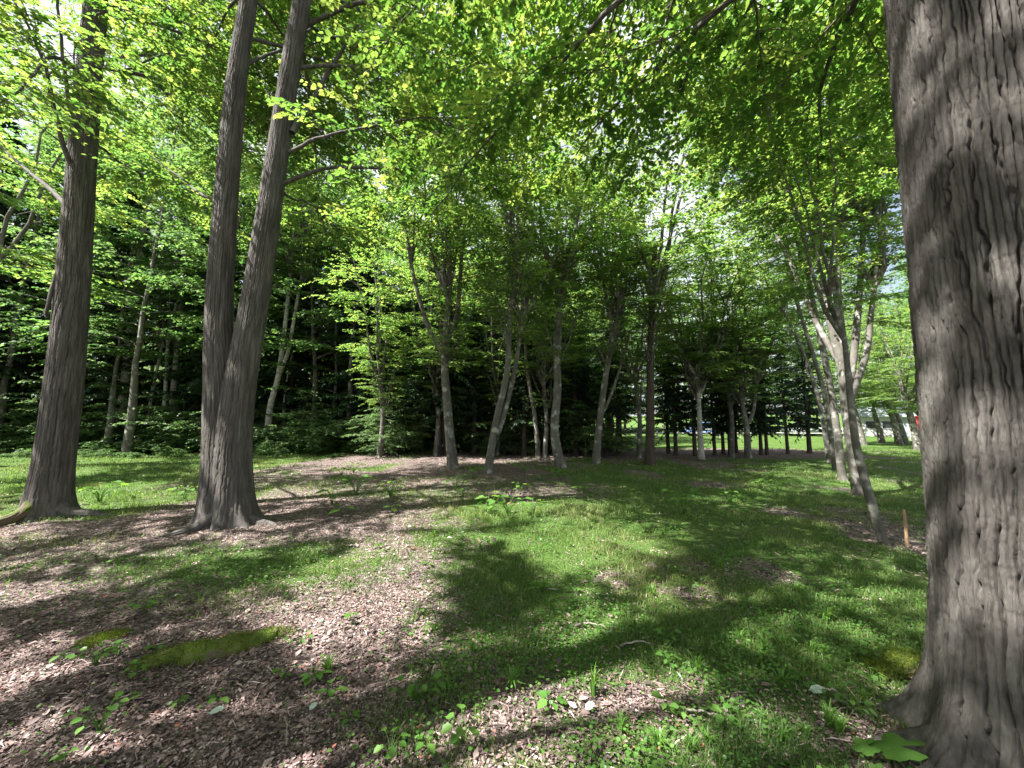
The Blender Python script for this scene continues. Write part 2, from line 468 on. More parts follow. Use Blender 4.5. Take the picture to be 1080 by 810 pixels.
def build_ground():
    n = 520
    t = np.linspace(-1, 1, n)
    xs = 5.5 * np.sinh(t * 4.9)                       # fine near the camera, out to about 370 m
    t2 = np.linspace(0, 1, n + 80)
    a = 5.0
    ys = 4.0 + 4.0 * np.sinh((t2 * 1.55 - 0.55) * 5.2)
    ys = np.where(ys < -60, ys, ys)
    X, Y = np.meshgrid(xs, ys)
    Z = ground_z(X, Y)
    nr, nc = X.shape
    V = np.stack([X, Y, Z], -1).reshape(-1, 3)
    i = np.arange(nr - 1)[:, None] * nc; j = np.arange(nc - 1)[None, :]
    f = np.stack([i + j, i + j + 1, i + nc + j + 1, i + nc + j], -1).reshape(-1, 4)
    mb = MB(); mb.add(V, f)
    m, nt, N, L = mat_base('forest_floor')
    ga = N('ShaderNodeAttribute'); ga.attribute_name = 'grass'
    tc = N('ShaderNodeTexCoord')
    # fallen leaves
    vo = N('ShaderNodeTexVoronoi'); vo.inputs['Scale'].default_value = 42
    nw = N('ShaderNodeTexNoise'); nw.inputs['Scale'].default_value = 14; nw.inputs['Detail'].default_value = 3
    L(tc.outputs['Object'], nw.inputs['Vector'])
    vm = N('ShaderNodeVectorMath'); vm.operation = 'MULTIPLY_ADD'
    vm.inputs[1].default_value = (0.08, 0.08, 0.08)
    L(nw.outputs['Color'], vm.inputs[0]); L(tc.outputs['Object'], vm.inputs[2]); L(vm.outputs['Vector'], vo.inputs['Vector'])
    sep = N('ShaderNodeSeparateColor'); L(vo.outputs['Color'], sep.inputs['Color'])
    lr = ramp(nt, [(0, (0.04, 0.03, 0.026)), (0.35, (0.12, 0.092, 0.083)), (0.75, (0.22, 0.172, 0.158)), (1, (0.34, 0.28, 0.26))])
    L(sep.outputs['Red'], lr.inputs['Fac'])
    # green
    gn = N('ShaderNodeTexNoise'); gn.inputs['Scale'].default_value = 55; gn.inputs['Detail'].default_value = 5; gn.inputs['Roughness'].default_value = 0.7
    L(tc.outputs['Object'], gn.inputs['Vector'])
    gr = ramp(nt, [(0.25, (0.025, 0.05, 0.012)), (0.5, (0.06, 0.115, 0.022)), (0.75, (0.12, 0.175, 0.045))])
    L(gn.outputs['Fac'], gr.inputs['Fac'])
    g2 = N('ShaderNodeTexNoise'); g2.inputs['Scale'].default_value = 0.9; g2.inputs['Detail'].default_value = 6
    L(tc.outputs['Object'], g2.inputs['Vector'])
    gm = N('ShaderNodeMixRGB'); gm.inputs['Color2'].default_value = (0.135, 0.16, 0.05, 1)
    mr2 = N('ShaderNodeMapRange'); mr2.inputs['From Min'].default_value = 0.5; mr2.inputs['From Max'].default_value = 0.75; mr2.inputs['To Max'].default_value = 0.6
    L(g2.outputs['Fac'], mr2.inputs['Value']); L(mr2.outputs['Result'], gm.inputs['Fac']); L(gr.outputs['Color'], gm.inputs['Color1'])
    # broken edge between the two
    en = N('ShaderNodeTexNoise'); en.inputs['Scale'].default_value = 7; en.inputs['Detail'].default_value = 8; en.inputs['Roughness'].default_value = 0.7
    L(tc.outputs['Object'], en.inputs['Vector'])
    ad = N('ShaderNodeMath'); ad.operation = 'MULTIPLY_ADD'; ad.inputs[1].default_value = 1.6; ad.inputs[2].default_value = -0.8
    L(en.outputs['Fac'], ad.inputs[0])
    sm = N('ShaderNodeMath'); sm.operation = 'ADD'
    L(ad.outputs['Value'], sm.inputs[0]); L(ga.outputs['Fac'], sm.inputs[1])
    mr = N('ShaderNodeMapRange'); mr.inputs['From Min'].default_value = 0.38; mr.inputs['From Max'].default_value = 0.62
    L(sm.outputs['Value'], mr.inputs['Value'])
    mx = N('ShaderNodeMixRGB')
    L(mr.outputs['Result'], mx.inputs['Fac']); L(lr.outputs['Color'], mx.inputs['Color1']); L(gm.outputs['Color'], mx.inputs['Color2'])
    p = N('ShaderNodeBsdfPrincipled'); p.inputs['Roughness'].default_value = 0.9; p.inputs['Specular IOR Level'].default_value = 0.15
    L(mx.outputs['Color'], p.inputs['Base Color'])
    bh = N('ShaderNodeMath'); bh.operation = 'ADD'
    L(vo.outputs['Distance'], bh.inputs[0]); L(gn.outputs['Fac'], bh.inputs[1])
    b = N('ShaderNodeBump'); b.inputs['Strength'].default_value = 0.9; b.inputs['Distance'].default_value = 0.03
    L(bh.outputs['Value'], b.inputs['Height']); L(b.outputs['Normal'], p.inputs['Normal'])
    o = N('ShaderNodeOutputMaterial'); L(p.outputs['BSDF'], o.inputs['Surface'])
    g = mb.build('ground', m)
    at_ = g.data.attributes.new('grass', 'FLOAT', 'POINT')
    at_.data.foreach_set('value', grass_mask(X, Y).astype(np.float32).ravel())
    tag(g, 'forest floor of leaf litter, moss and grass', None, None, 'structure')


build_ground()


# ------------------------------------------------------------------ crowns: branches, twigs and leaves
class Crown:
    def __init__(self, seed):
        self.rng = np.random.default_rng(seed)
        self.wood, self.leaf = MB(), MB()

    def curve(self, p0, d, length, n=6, lift=0.0, droop=0.0, wob=0.08):
        rng = self.rng
        d = unit(np.asarray(d, float))
        s = np.linspace(0, 1, n)[:, None]
        P = np.asarray(p0, float) + d * length * s
        P[:, 2:3] += length * (lift * s - droop * s ** 2)
        w = np.cumsum(rng.normal(0, wob * length / n, (n, 3)), axis=0)
        w[0] = 0; w[:, 2] *= 0.5
        return P + w

    def spray(self, P, start=0.15, step=0.16, tlen=(0.35, 0.75), leaf=0.085, lp=9, tilt=0.24, hang=0.1, twig_r=0.0038, tint=(0.0, 1.0), wood=True):
        """flat alternate twigs along branch P, leaves alternate along each twig, lying near the horizontal"""
        rng = self.rng
        seg = np.linalg.norm(np.diff(P, axis=0), axis=1).sum()
        n = max(3, int(seg * (1 - start) / step))
        t = np.sort(rng.uniform(start, 1.0, n))
        idx = t * (len(P) - 1)
        i = np.minimum(idx.astype(int), len(P) - 2); fr = (idx - i)[:, None]
        base = P[i] * (1 - fr) + P[i + 1] * fr
        dd = unit(P[i + 1] - P[i])
        side = np.where(np.arange(n) % 2 == 0, 1, -1)
        ang = side * rng.uniform(0.5, 1.15, n)
        c, s = np.cos(ang), np.sin(ang)
        tw = np.stack([dd[:, 0] * c - dd[:, 1] * s, dd[:, 0] * s + dd[:, 1] * c, dd[:, 2] * 0.5 + rng.normal(0, 0.09, n)], -1)
        tw = unit(tw)
        L = rng.uniform(*tlen, n) * (1.1 - 0.5 * t)
        self.twigs(base, tw, L, leaf, lp, tilt, hang, twig_r, tint, wood)
        tipd = unit(P[-1:] - P[-2:-1])
        self.twigs(P[-1:], tipd, np.array([tlen[1] * 0.7]), leaf, lp, tilt, hang, twig_r, tint, wood)

    def twigs(self, base, tw, L, leaf, lp, tilt, hang, twig_r, tint, wood=True):
        rng = self.rng
        n = len(base)
        sag = hang * rng.uniform(0.3, 1.6, n)

        def pt(s):
            q = base[:, None, :] + tw[:, None, :] * (L[:, None] * s)[:, :, None]
            q[:, :, 2] -= (sag * L)[:, None] * s ** 2
            return q
        if wood:
            sk = np.tile(np.array([0.0, 0.5, 1.0]), (n, 1))
            C = pt(sk)
            rr = (twig_r * np.array([1.3, 0.9, 0.4]))[None, :, None, None]
            u = unit(np.cross(tw, np.array([0.0, 0.0, 1.0]) + 0.01))
            v = np.cross(tw, u)
            th = np.arange(3) / 3 * 2 * math.pi
            V = C[:, :, None, :] + rr * (np.cos(th)[None, None, :, None] * u[:, None, None, :] + np.sin(th)[None, None, :, None] * v[:, None, None, :])
            f = grid_faces(3, 3)[None] + (np.arange(n) * 9)[:, None, None]
            self.wood.add(V.reshape(-1, 3), f.reshape(-1, 4))
        k = lp
        s = (np.arange(k)[None, :] + rng.uniform(0.1, 0.9, (n, k))) / k * 0.95 + 0.08
        Q = pt(s).reshape(-1, 3)
        D = np.repeat(tw, k, 0)
        sg = np.tile(np.where(np.arange(k) % 2 == 0, 1.0, -1.0), n)
        a = sg * rng.uniform(0.5, 1.2, n * k)
        c, sn = np.cos(a), np.sin(a)
        ld = np.stack([D[:, 0] * c - D[:, 1] * sn, D[:, 0] * sn + D[:, 1] * c, D[:, 2] * 0.4 - 0.22 + rng.normal(0, 0.18, n * k)], -1)
        nr = np.stack([rng.normal(0, tilt, n * k), rng.normal(0, tilt, n * k), np.ones(n * k)], -1)
        size = leaf * rng.uniform(0.65, 1.25, n * k)
        Q = Q + rng.normal(0, 0.012, Q.shape)
        tb = np.repeat(rng.uniform(tint[0], tint[1], n), k)
        add_leaves(self.leaf, Q, ld, nr, size, np.clip(tb + rng.normal(0, 0.07, n * k), 0, 1))

    def limb(self, p0, d, length, r0, n_side=9, side_len=(0.7, 1.8), lift=0.15, droop=0.18, start=0.22, na=6, draw=True, **kw):
        """a limb with flat side branches; returns its curve"""
        P = self.curve(p0, d, length, 9, lift, droop, 0.09)
        self.dress(P, r0, n_side, side_len, start, na, draw, **kw)
        return P

    def dress(self, P, r0, n_side=9, side_len=(0.7, 1.8), start=0.22, na=6, draw=True, **kw):
        rng = self.rng
        if draw:
            tube(self.wood, P, r0 * (1 - 0.85 * np.linspace(0, 1, len(P)) ** 0.8), na)
        for j in range(n_side):
            t = start + (1 - start) * (j + rng.uniform(0, 0.9)) / n_side
            x = t * (len(P) - 1); i = min(int(x), len(P) - 2); fr = x - i
            b = P[i] * (1 - fr) + P[i + 1] * fr
            dd = unit(P[i + 1] - P[i])
            a = (1 if j % 2 else -1) * rng.uniform(0.55, 1.15)
            h = np.array([dd[0] * math.cos(a) - dd[1] * math.sin(a), dd[0] * math.sin(a) + dd[1] * math.cos(a), 0.15 * dd[2] + rng.normal(0.05, 0.14)])
            ln = rng.uniform(*side_len) * (1.15 - 0.6 * t)
            S = self.curve(b, h, ln, 6, 0.06, rng.uniform(0.08, 0.28), 0.08)
            tube(self.wood, S, r0 * 0.30 * (1 - t * 0.6) * (1 - 0.8 * np.linspace(0, 1, 6)), 4)
            self.spray(S, **kw)
        self.spray(P[int(len(P) * 0.5):], **kw)


def maple_module(seed, n_stem=5, H=7.5, spread=0.36, side=(1.0, 2.7), nside=17, leaf=0.098, lp=11, first=0.06, step=0.13):
    """stems rising in a narrow vase from the fork at the origin, with level layered sprays"""
    c = Crown(seed)
    rng = c.rng
    for k in range(n_stem):
        az = 2 * math.pi * (k + rng.uniform(-0.3, 0.3)) / n_stem
        inc = rng.uniform(0.5, 1.15) * spread if k else 0.05
        d = np.array([math.cos(az) * inc, math.sin(az) * inc, 1.0])
        ln = H * rng.uniform(0.75, 1.0) if k else H
        P = c.curve((0, 0, -0.05), d, ln, 10, 0, -0.02, 0.13)
        tube(c.wood, P, 0.065 * (1 - 0.88 * np.linspace(0, 1, 10) ** 0.85), 6)
        for j in range(nside):
            t = first + (1 - first) * (j + rng.uniform(0, 0.9)) / nside
            x = t * 9; i = min(int(x), 8); fr = x - i
            b = P[i] * (1 - fr) + P[i + 1] * fr
            a = az + rng.normal(0, 1.25) if k else rng.uniform(0, 2 * math.pi)
            ln2 = rng.uniform(*side) * (1.15 - 0.75 * t)
            S = c.curve(b, (math.cos(a), math.sin(a), rng.uniform(0.15, 0.6)), ln2, 6, 0.1, rng.uniform(0.15, 0.4), 0.09)
            tube(c.wood, S, 0.016 * (1.2 - t) * (1 - 0.8 * np.linspace(0, 1, 6)), 4)
            c.spray(S, 0.15, step, (0.35, 0.9), leaf, lp, 0.22, 0.12)
        c.spray(P[6:], 0.2, 0.15, (0.3, 0.6), leaf, lp, 0.35, 0.1)
    return c.wood.mesh('branches', M['bark_far']), c.leaf.mesh('crown', M['leaf_maple'])


def tall_module(seed, H=13.0, leaf=0.15, nl=34, rad=3.6):
    """tall forest broadleaf: one leader, limbs all the way, larger leaf faces (only seen from 20 m and more)"""
    c = Crown(seed)
    rng = c.rng
    P = c.curve((0, 0, -0.05), (rng.normal(0, 0.03), rng.normal(0, 0.03), 1), H, 12, 0, 0, 0.05)
    tube(c.wood, P, 0.11 * (1 - 0.9 * np.linspace(0, 1, 12)), 6)
    for j in range(nl):
        t = 0.02 + 0.96 * (j + rng.uniform(0, 0.9)) / nl
        x = t * 11; i = min(int(x), 10); fr = x - i
        b = P[i] * (1 - fr) + P[i + 1] * fr
        a = j * 2.4 + rng.normal(0, 0.3)
        ln = rad * (0.55 + 0.45 * math.sin(min(1, t * 1.6) * 1.57)) * (1.15 - 0.75 * t) * rng.uniform(0.75, 1.15)
        c.limb(b, (math.cos(a), math.sin(a), 0.25 + 0.7 * t), ln, 0.035 * (1.1 - t), 7, (0.7, 1.7), 0.1, 0.25, 0.2, 4,
               step=0.2, tlen=(0.45, 0.95), leaf=leaf, lp=8, tilt=0.4, wood=False)
    return c.wood.mesh('branches', M['bark_far']), c.leaf.mesh('crown', M['leaf_dark'])


def conifer_module(seed, H=9.0, base=1.5, rad=1.7, strip=(0.10, 0.2), dens=1.0):
    """a dark plantation conifer: whorls of drooping fronds made of needle sprays, bare dead sticks below"""
    c = Crown(seed)
    rng = c.rng
    nwh = int((H - base) / 0.34 * dens)
    for w in range(nwh):
        t = w / nwh
        nb = 7
        for b in range(nb):
            a = 2 * math.pi * b / nb + rng.uniform(-0.4, 0.4) + w
            t = np.clip((w + rng.uniform(-0.6, 0.6)) / nwh, 0, 1); z = base + (H - base) * t
            ln = rad * (1.0 - 0.9 * t) * rng.uniform(0.45, 1.2) + 0.12
            P = c.curve((0, 0, z), (math.cos(a), math.sin(a), rng.uniform(-0.15, 0.35)), ln, 6, 0.05, rng.uniform(0.15, 0.5) * (1 - 0.5 * t), 0.09)
            tube(c.wood, P, 0.012 * (1.1 - t) * (1 - 0.8 * np.linspace(0, 1, 6)), 3)
            n = max(6, int(ln / 0.035))
            tt = rng.uniform(0.12, 1, n); x = tt * 5; i = np.minimum(x.astype(int), 4); fr = (x - i)[:, None]
            q = P[i] * (1 - fr) + P[i + 1] * fr
            dd = unit(P[i + 1] - P[i])
            ang = np.where(rng.random(n) < 0.5, 1, -1) * rng.uniform(0.4, 1.2, n)
            cc, ss = np.cos(ang), np.sin(ang)
            ld = np.stack([dd[:, 0] * cc - dd[:, 1] * ss, dd[:, 0] * ss + dd[:, 1] * cc, dd[:, 2] - 0.25 + rng.normal(0, 0.28, n)], -1)
            L = rng.uniform(*strip, n) * (1.5 - tt) * 1.7
            add_leaves(c.leaf, q, ld, np.stack([rng.normal(0, 0.4, n), rng.normal(0, 0.4, n), np.ones(n)], -1), L, rng.random(n), 0.42)
    for k in range(14):                                      # dead lower sticks
        a = rng.uniform(0, 6.28); z = rng.uniform(0.7, base + 0.4)
        P = c.curve((0, 0, z), (math.cos(a), math.sin(a), rng.uniform(-0.3, 0.2)), rng.uniform(0.4, 1.1), 5, 0, 0.15, 0.08)
        tube(c.wood, P, 0.007 * (1 - 0.8 * np.linspace(0, 1, 5)), 3)
    wm, lm = c.wood.mesh('branches', M['bark_dark']), c.leaf.mesh('crown', M['needle'])
    t = MB()
    V, f = bark_tube(np.array([[0, 0, -0.1], [0.02, 0.01, H * 0.5], [0, 0, H]]), [0.125, 0.08, 0.015], 14, 60, 0.012, 0.05, seed, (0.5, 0.12, 4, seed))
    t.add(V, f)
    return t.mesh('trunk', M['bark_dark']), wm, lm


def stem_tube(mb, P, rad, seed, na=14, nz=60, amp=0.010, cell=0.05, flare=None):
    V, f = bark_tube(np.asarray(P, float), rad, na, nz, amp, cell, seed, flare)
    mb.add(V, f)


MAPLE = [maple_module(100 + i, n_stem=[5, 4, 6, 5][i], H=[7.6, 8.2, 7.0, 8.6][i], spread=[0.34, 0.28, 0.45, 0.30][i]) for i in range(4)]
GAPPY = [maple_module(150 + i, n_stem=5, H=8.0, spread=0.42, nside=6, lp=13, leaf=0.10, step=0.075) for i in range(2)]  # crowns thinned so the added unseen trees cast dapples
TALL = [tall_module(200 + i, H=[13, 15, 11][i]) for i in range(3)]
CONIF = [conifer_module(300 + i, H=[8.5, 9.5, 7.5][i], base=[1.9, 2.1, 1.6][i], rad=[1.7, 1.9, 1.6][i]) for i in range(3)]
FIR = [conifer_module(320 + i, H=[17.0, 20.0][i], base=[1.2, 2.5][i], rad=[2.6, 2.9][i], strip=(0.16, 0.3), dens=0.75) for i in range(2)]


def local(P, root):
    return np.asarray(P, float) - np.array(root.location)[None, :]


def put_crown(root, at_local, mod, rz, s, leaf_mat_=None, sz=None):
    for me, nm in zip(mod, ('branches', 'crown')):
        o = link(nm, me, root)
        o.location = tuple(at_local); o.rotation_euler = (0, 0, rz); o.scale = (s, s, sz or s)


# ------------------------------------------------------------------ the three big trees in front
def big_tree(name, label, base, stems, limbs, seed, amp, cell, na, nz, flare, auto, leaf=0.072, lp=16, roots=()):
    """stems: list of (points, radii); limbs: explicit (points, r0, n_side, side range); auto: random limbs (stem, t, azimuth, length, rise)"""
    root = thing(name, label, 'tree', base)
    for i, (P, rad) in enumerate(stems):
        mb = MB()
        V, f = bark_tube(local(P, root), rad, na, nz, amp, cell, seed + 17 * i, flare if i == 0 or len(stems) > 1 else None)
        mb.add(V, f)
        mb.build('trunk', M['bark_near'], root)
    c = Crown(seed)
    for P, r0, ns, sl in limbs:
        Q = spline(local(P, root), 22)
        Q[1:] += np.cumsum(c.rng.normal(0, 0.012, (21, 3)), 0)
        mb = MB(); tube(mb, Q, r0 * (1 - 0.82 * np.linspace(0, 1, 22) ** 0.8), 8)
        mb.build('limb', M['bark_near'], root)
        c.dress(Q, r0, ns, sl, 0.2, 6, False, step=0.08, tlen=(0.35, 0.95), leaf=leaf, lp=lp, hang=0.2)
    for si, t, az, ln, rise in auto:
        P = spline(local(stems[si][0], root), 40)
        b = P[int(t * 39)]
        a = R(az)
        a = (a + math.pi) % (2 * math.pi) - math.pi
        if t < 0.85 and abs(a) > 1.15: a = math.copysign(1.15 * (math.pi - abs(a)) / (math.pi - 1.15), a)     # low limbs reach away from the open side
        Q = c.curve(b, (math.sin(a), math.cos(a), rise), ln, 12, 0.12, 0.28, 0.09)
        mb = MB(); tube(mb, Q, (0.010 + 0.006 * ln) * (1 - 0.85 * np.linspace(0, 1, 12) ** 0.8), 7)
        mb.build('limb', M['bark_near'], root)
        c.dress(Q, 0.045, int(2 + ln * 1.9), (1.0, 2.3), 0.2, 6, False, step=0.08, tlen=(0.35, 0.95), leaf=leaf, lp=lp, hang=0.2)
    link('branches', c.wood.mesh('branches', M['twig']), root)
    link('crown', c.leaf.mesh('crown', M['leaf_big']), root)
    for P, rad, mat in roots:
        mb = MB()
        V, f = bark_tube(local(P, root), rad, 40, 120, 0.022, 0.045, seed + 91, None, 0.4)
        mb.add(V, f); mb.build('root', M[mat], root)
    return root


rng0 = np.random.default_rng(5)
# left tree
b1 = on_ground(48, 545); d1 = b1[1]
st1 = [b1 + (0, 0, -0.15), at(66, 420, d1), at(77, 300, d1), at(88, 150, d1), at(101, 0, d1), at(112, -140, d1 + 0.1), at(118, -300, d1 + 0.3)]
auto1 = []
for k in range(17):
    auto1.append((0, 0.50 + 0.48 * k / 17, k * 137.5 + 30, rng0.uniform(3.2, 5.6) * (1.1 - 0.35 * k / 17), rng0.uniform(0.05, 0.5)))
lim1 = [
    ([at(82, 195, d1), at(60, 120, d1 - 0.5), at(35, 40, d1 - 1.0), at(-10, -40, d1 - 1.4)], 0.045, 9, (0.7, 1.7)),
    ([at(84, 180, d1), at(70, 60, d1 - 0.5), at(62, -40, d1 - 0.8), at(60, -140, d1 - 1)], 0.035, 7, (0.7, 1.5)),
    ([at(72, 218, d1), at(30, 180, d1 + 0.8), at(-20, 140, d1 + 1.8), at(-80, 120, d1 + 2.4)], 0.045, 9, (0.8, 1.7)),
    ([at(106, 62, d1), at(165, 58, d1 + 0.4), at(230, 74, d1 + 0.9), at(265, 95, d1 + 1.2)], 0.03, 8, (0.6, 1.4)),
    ([at(104, 72, d1), at(140, 72, d1 - 0.2), at(180, 55, d1 - 0.2), at(220, 70, d1 + 0.6)], 0.028, 6, (0.6, 1.3)),
    ([at(96, 150, d1), at(135, 175, d1 + 1.0), at(180, 200, d1 + 2.2), at(215, 215, d1 + 3)], 0.028, 8, (0.6, 1.3)),
    ([at(112, 8, d1), at(150, -8, d1 + 0.3), at(200, -30, d1 + 0.8), at(260, -20, d1 + 1.4)], 0.035, 9, (0.8, 1.6)),
    ([at(98, 95, d1), at(60, 60, d1 - 1.0), at(20, 100, d1 - 1.8), at(-30, 130, d1 - 2.2)], 0.035, 9, (0.7, 1.6)),
]
rt = on_ground(30, 592)
roots1 = [([b1 + (0.02, -0.12, 0.34), b1 + (0.04, -0.30, 0.14), b1 + (-0.02, -0.52, 0.05), b1 + (-0.12, -0.85, -0.03)], [0.10, 0.085, 0.06, 0.03], 'moss'),
          ([b1 + (0.15, -0.02, 0.22), b1 + (0.42, -0.03, 0.08), b1 + (0.85, 0.02, 0.02), b1 + (1.2, 0.0, -0.05)], [0.11, 0.08, 0.05, 0.03], 'bark_near')]
big_tree('broadleaf_tree', 'tall grey brown tree with one straight trunk and a mossy root at the left edge', b1, [(st1, [0.235, 0.21, 0.195, 0.165, 0.14, 0.10, 0.04])], lim1, 41, 0.028, 0.05, 240, 760, (1.2, 0.15, 5, 1.0), auto1, roots=roots1)

tr1 = [o for o in bpy.data.objects if o.get('label', '').startswith('tall grey brown tree with one')][0]
mb = MB(); V, f = bark_tube(local([at(71, 270, d1 - 0.05), at(62, 285, d1 - 0.15), at(55, 305, d1 - 0.2), at(48, 333, d1 - 0.22)], tr1), [0.035, 0.03, 0.026, 0.02], 12, 40, 0.008, 0.03, 8)
mb.add(V, f); mb.build('dead_stub', M['bark_near'], tr1)

# double stemmed tree
b2 = on_ground(239, 551); d2 = b2[1]
sl = [b2 + (-0.10, 0, -0.15), at(233, 480, d2), at(231, 410, d2), at(232, 300, d2), at(248, 100, d2), at(262, 0, d2), at(276, -120, d2), at(285, -320, d2 + 0.2)]
sr = [b2 + (0.12, -0.02, -0.15), at(246, 480, d2 - 0.02), at(253, 410, d2 - 0.02), at(272, 300, d2), at(302, 100, d2), at(319, 0, d2 - 0.1), at(340, -120, d2 - 0.2), at(368, -320, d2 - 0.2)]
auto2 = []
for k in range(20):
    auto2.append((k % 2, 0.52 + 0.46 * k / 20, k * 137.5 + 80, rng0.uniform(3.2, 5.8) * (1.1 - 0.35 * k / 20), rng0.uniform(0.05, 0.5)))
lim2 = [
    ([at(297, 194, d2), at(350, 178, d2 + 0.3), at(430, 178, d2 + 0.8), at(500, 192, d2 + 1.2), at(575, 210, d2 + 1.7)], 0.034, 7, (0.4, 1.0)),
    ([at(305, 160, d2), at(335, 143, d2 - 0.3), at(390, 128, d2 - 0.6), at(440, 120, d2 - 0.8), at(500, 140, d2 - 1.0)], 0.03, 9, (0.5, 1.2)),
    ([at(308, 140, d2), at(330, 105, d2 + 0.2), at(350, 70, d2 + 0.4), at(390, 10, d2 + 0.7), at(440, -40, d2 + 1.0)], 0.05, 9, (0.6, 1.3)),
    ([at(313, 72, d2), at(350, 68, d2 + 0.3), at(420, 72, d2 + 0.9), at(500, 60, d2 + 1.4), at(570, 75, d2 + 1.8)], 0.035, 11, (0.7, 1.5)),
    ([at(320, 28, d2), at(360, 8, d2), at(430, -8, d2 - 0.2), at(500, 0, d2 - 0.4), at(540, 30, d2 - 0.5)], 0.045, 10, (0.7, 1.4)),
    ([at(255, 70, d2), at(295, 50, d2 + 0.5), at(330, 20, d2 + 0.9), at(380, 0, d2 + 1.4)], 0.032, 9, (0.6, 1.4)),
    ([at(238, 215, d2), at(200, 195, d2 + 0.8), at(165, 170, d2 + 1.6), at(120, 140, d2 + 2.6)], 0.03, 8, (0.6, 1.3)),
    ([at(300, 205, d2), at(330, 215, d2 + 0.8), at(352, 235, d2 + 1.6), at(380, 245, d2 + 2.4)], 0.022, 7, (0.5, 1.1)),
]
roots2 = [([b2 + (-0.05, -0.22, 0.13), b2 + (-0.12, -0.40, 0.03), b2 + (-0.25, -0.58, -0.01), b2 + (-0.4, -0.7, -0.05)], [0.085, 0.06, 0.04, 0.02], 'bark_near'),
          ([b2 + (0.25, -0.02, 0.12), b2 + (0.45, -0.05, 0.03), b2 + (0.72, -0.1, -0.01), b2 + (0.95, -0.12, -0.06)], [0.09, 0.06, 0.04, 0.02], 'bark_near')]
big_tree('broadleaf_tree', 'tall dark tree whose two trunks split from one base, right of the left edge tree', b2,
         [(sl, [0.23, 0.215, 0.19, 0.165, 0.132, 0.115, 0.09, 0.03]), (sr, [0.24, 0.225, 0.20, 0.175, 0.135, 0.12, 0.09, 0.03])],
         lim2, 57, 0.026, 0.048, 220, 760, (1.25, 0.15, 5, 2.0), auto2, roots=roots2)

# right tree, a huge trunk close to the camera
b3 = np.array([2.33, 1.66, gz(2.33, 1.66)])
st3 = [b3 + (0, 0, -0.15), b3 + (0.0, 0, 0.8), b3 + (0.0, 0.0, 1.9), b3 + (0.03, 0.02, 3.6), b3 + (0.05, 0.05, 5.5), b3 + (0.07, 0.1, 7.0), b3 + (0.1, 0.1, 8.5)]
auto3 = []
for k in range(17):
    auto3.append((0, 0.58 + 0.40 * k / 17, k * 137.5 - 20, rng0.uniform(3.0, 5.5) * (1.1 - 0.35 * k / 17), rng0.uniform(0.05, 0.4)))
lim3 = [
]
roots3 = [([b3 + (-0.26, 0.10, 0.14), b3 + (-0.42, 0.16, 0.05), b3 + (-0.58, 0.20, 0.0), b3 + (-0.8, 0.22, -0.06)], [0.085, 0.06, 0.045, 0.02], 'bark_near')]
big_tree('broadleaf_tree', 'massive shaggy barked tree trunk filling the right edge close to the camera', b3, [(st3, [0.36, 0.335, 0.315, 0.29, 0.25, 0.18, 0.04])], lim3, 73, 0.050, 0.043, 820, 1500, (1.05, 0.15, 6, 0.6), auto3, roots=roots3)

# unseen trees added left of and behind the camera to dapple the ground
for lab, x, y, mi, rz, s, h in [
    ('unseen leafy tree added left of the frame to shade the clearing', -10.3, 2.2, 0, 0.4, 1.1, 5.4),
    ('unseen leafy tree added beyond the left edge tree for its shade', -15.5, 8.0, 3, 1.4, 1.35, 6.0),
    ('unseen leafy tree added at the left end of the lawn for its shade', -19.0, 12.5, 1, 2.4, 1.4, 6.0),
    ('unseen leafy tree added just left of the camera for its shade', -3.7, 1.0, 2, 0.8, 0.72, 8.2),
    ('unseen leafy tree added right behind the camera for its shade', -5.5, -0.3, 3, 4.0, 0.95, 6.6),
    ('unseen leafy tree added behind the camera on the left side for its shade', -8.0, -3.5, 2, 2.0, 1.25, 3.6)]:
    z = gz(x, y)
    t = thing('broadleaf_tree', lab, 'tree', (x, y, z))
    mb = MB(); stem_tube(mb, [(0, 0, -0.15), (0.05, 0, h * 0.5), (0, 0, h + 0.1)], [0.2, 0.17, 0.13], 900 + mi, 24, 80, 0.015, 0.05, (0.5, 0.15, 4, 0))
    mb.build('trunk', M['bark_near'], t)
    put_crown(t, (0, 0, h), GAPPY[mi % 2], rz, s)


# ------------------------------------------------------------------ slender trees in the middle
def slim_tree(name, label, stems, mods, seed, mat='bark_far', flare=(0.5, 0.12, 4, 0.5), group=None, cat='tree', stubs=0):
    """stems: list of (points, radii) in world space, the first one starts at the base; mods: (stem, t, module, rz, scale)"""
    base = np.asarray(stems[0][0][0], float)
    root = thing(name, label, cat, base, group)
    for i, (P, rad) in enumerate(stems):
        mb = MB()
        Q = local(P, root)
        if i == 0: Q[0, 2] -= 0.12
        stem_tube(mb, Q, rad, seed + i * 7, 18, 110, min(0.014, rad[0] * 0.14), 0.05, flare if i == 0 else None)
        mb.build('trunk' if i == 0 else 'limb', M[mat], root)
    for si, t, mod, rz, s in mods:
        P = spline(local(stems[si][0], root), 40)
        put_crown(root, P[int(t * 39)], mod, rz, s)
    return root


def path(pts, d, dd=0.0):
    """pixel path at distance d (the first on the ground at its own distance)"""
    g = on_ground(*pts[0])
    d = g[1] if d is None else d
    return [g] + [at(px, py, d + dd * (i + 1) / len(pts)) for i, (px, py) in enumerate(pts[1:])]


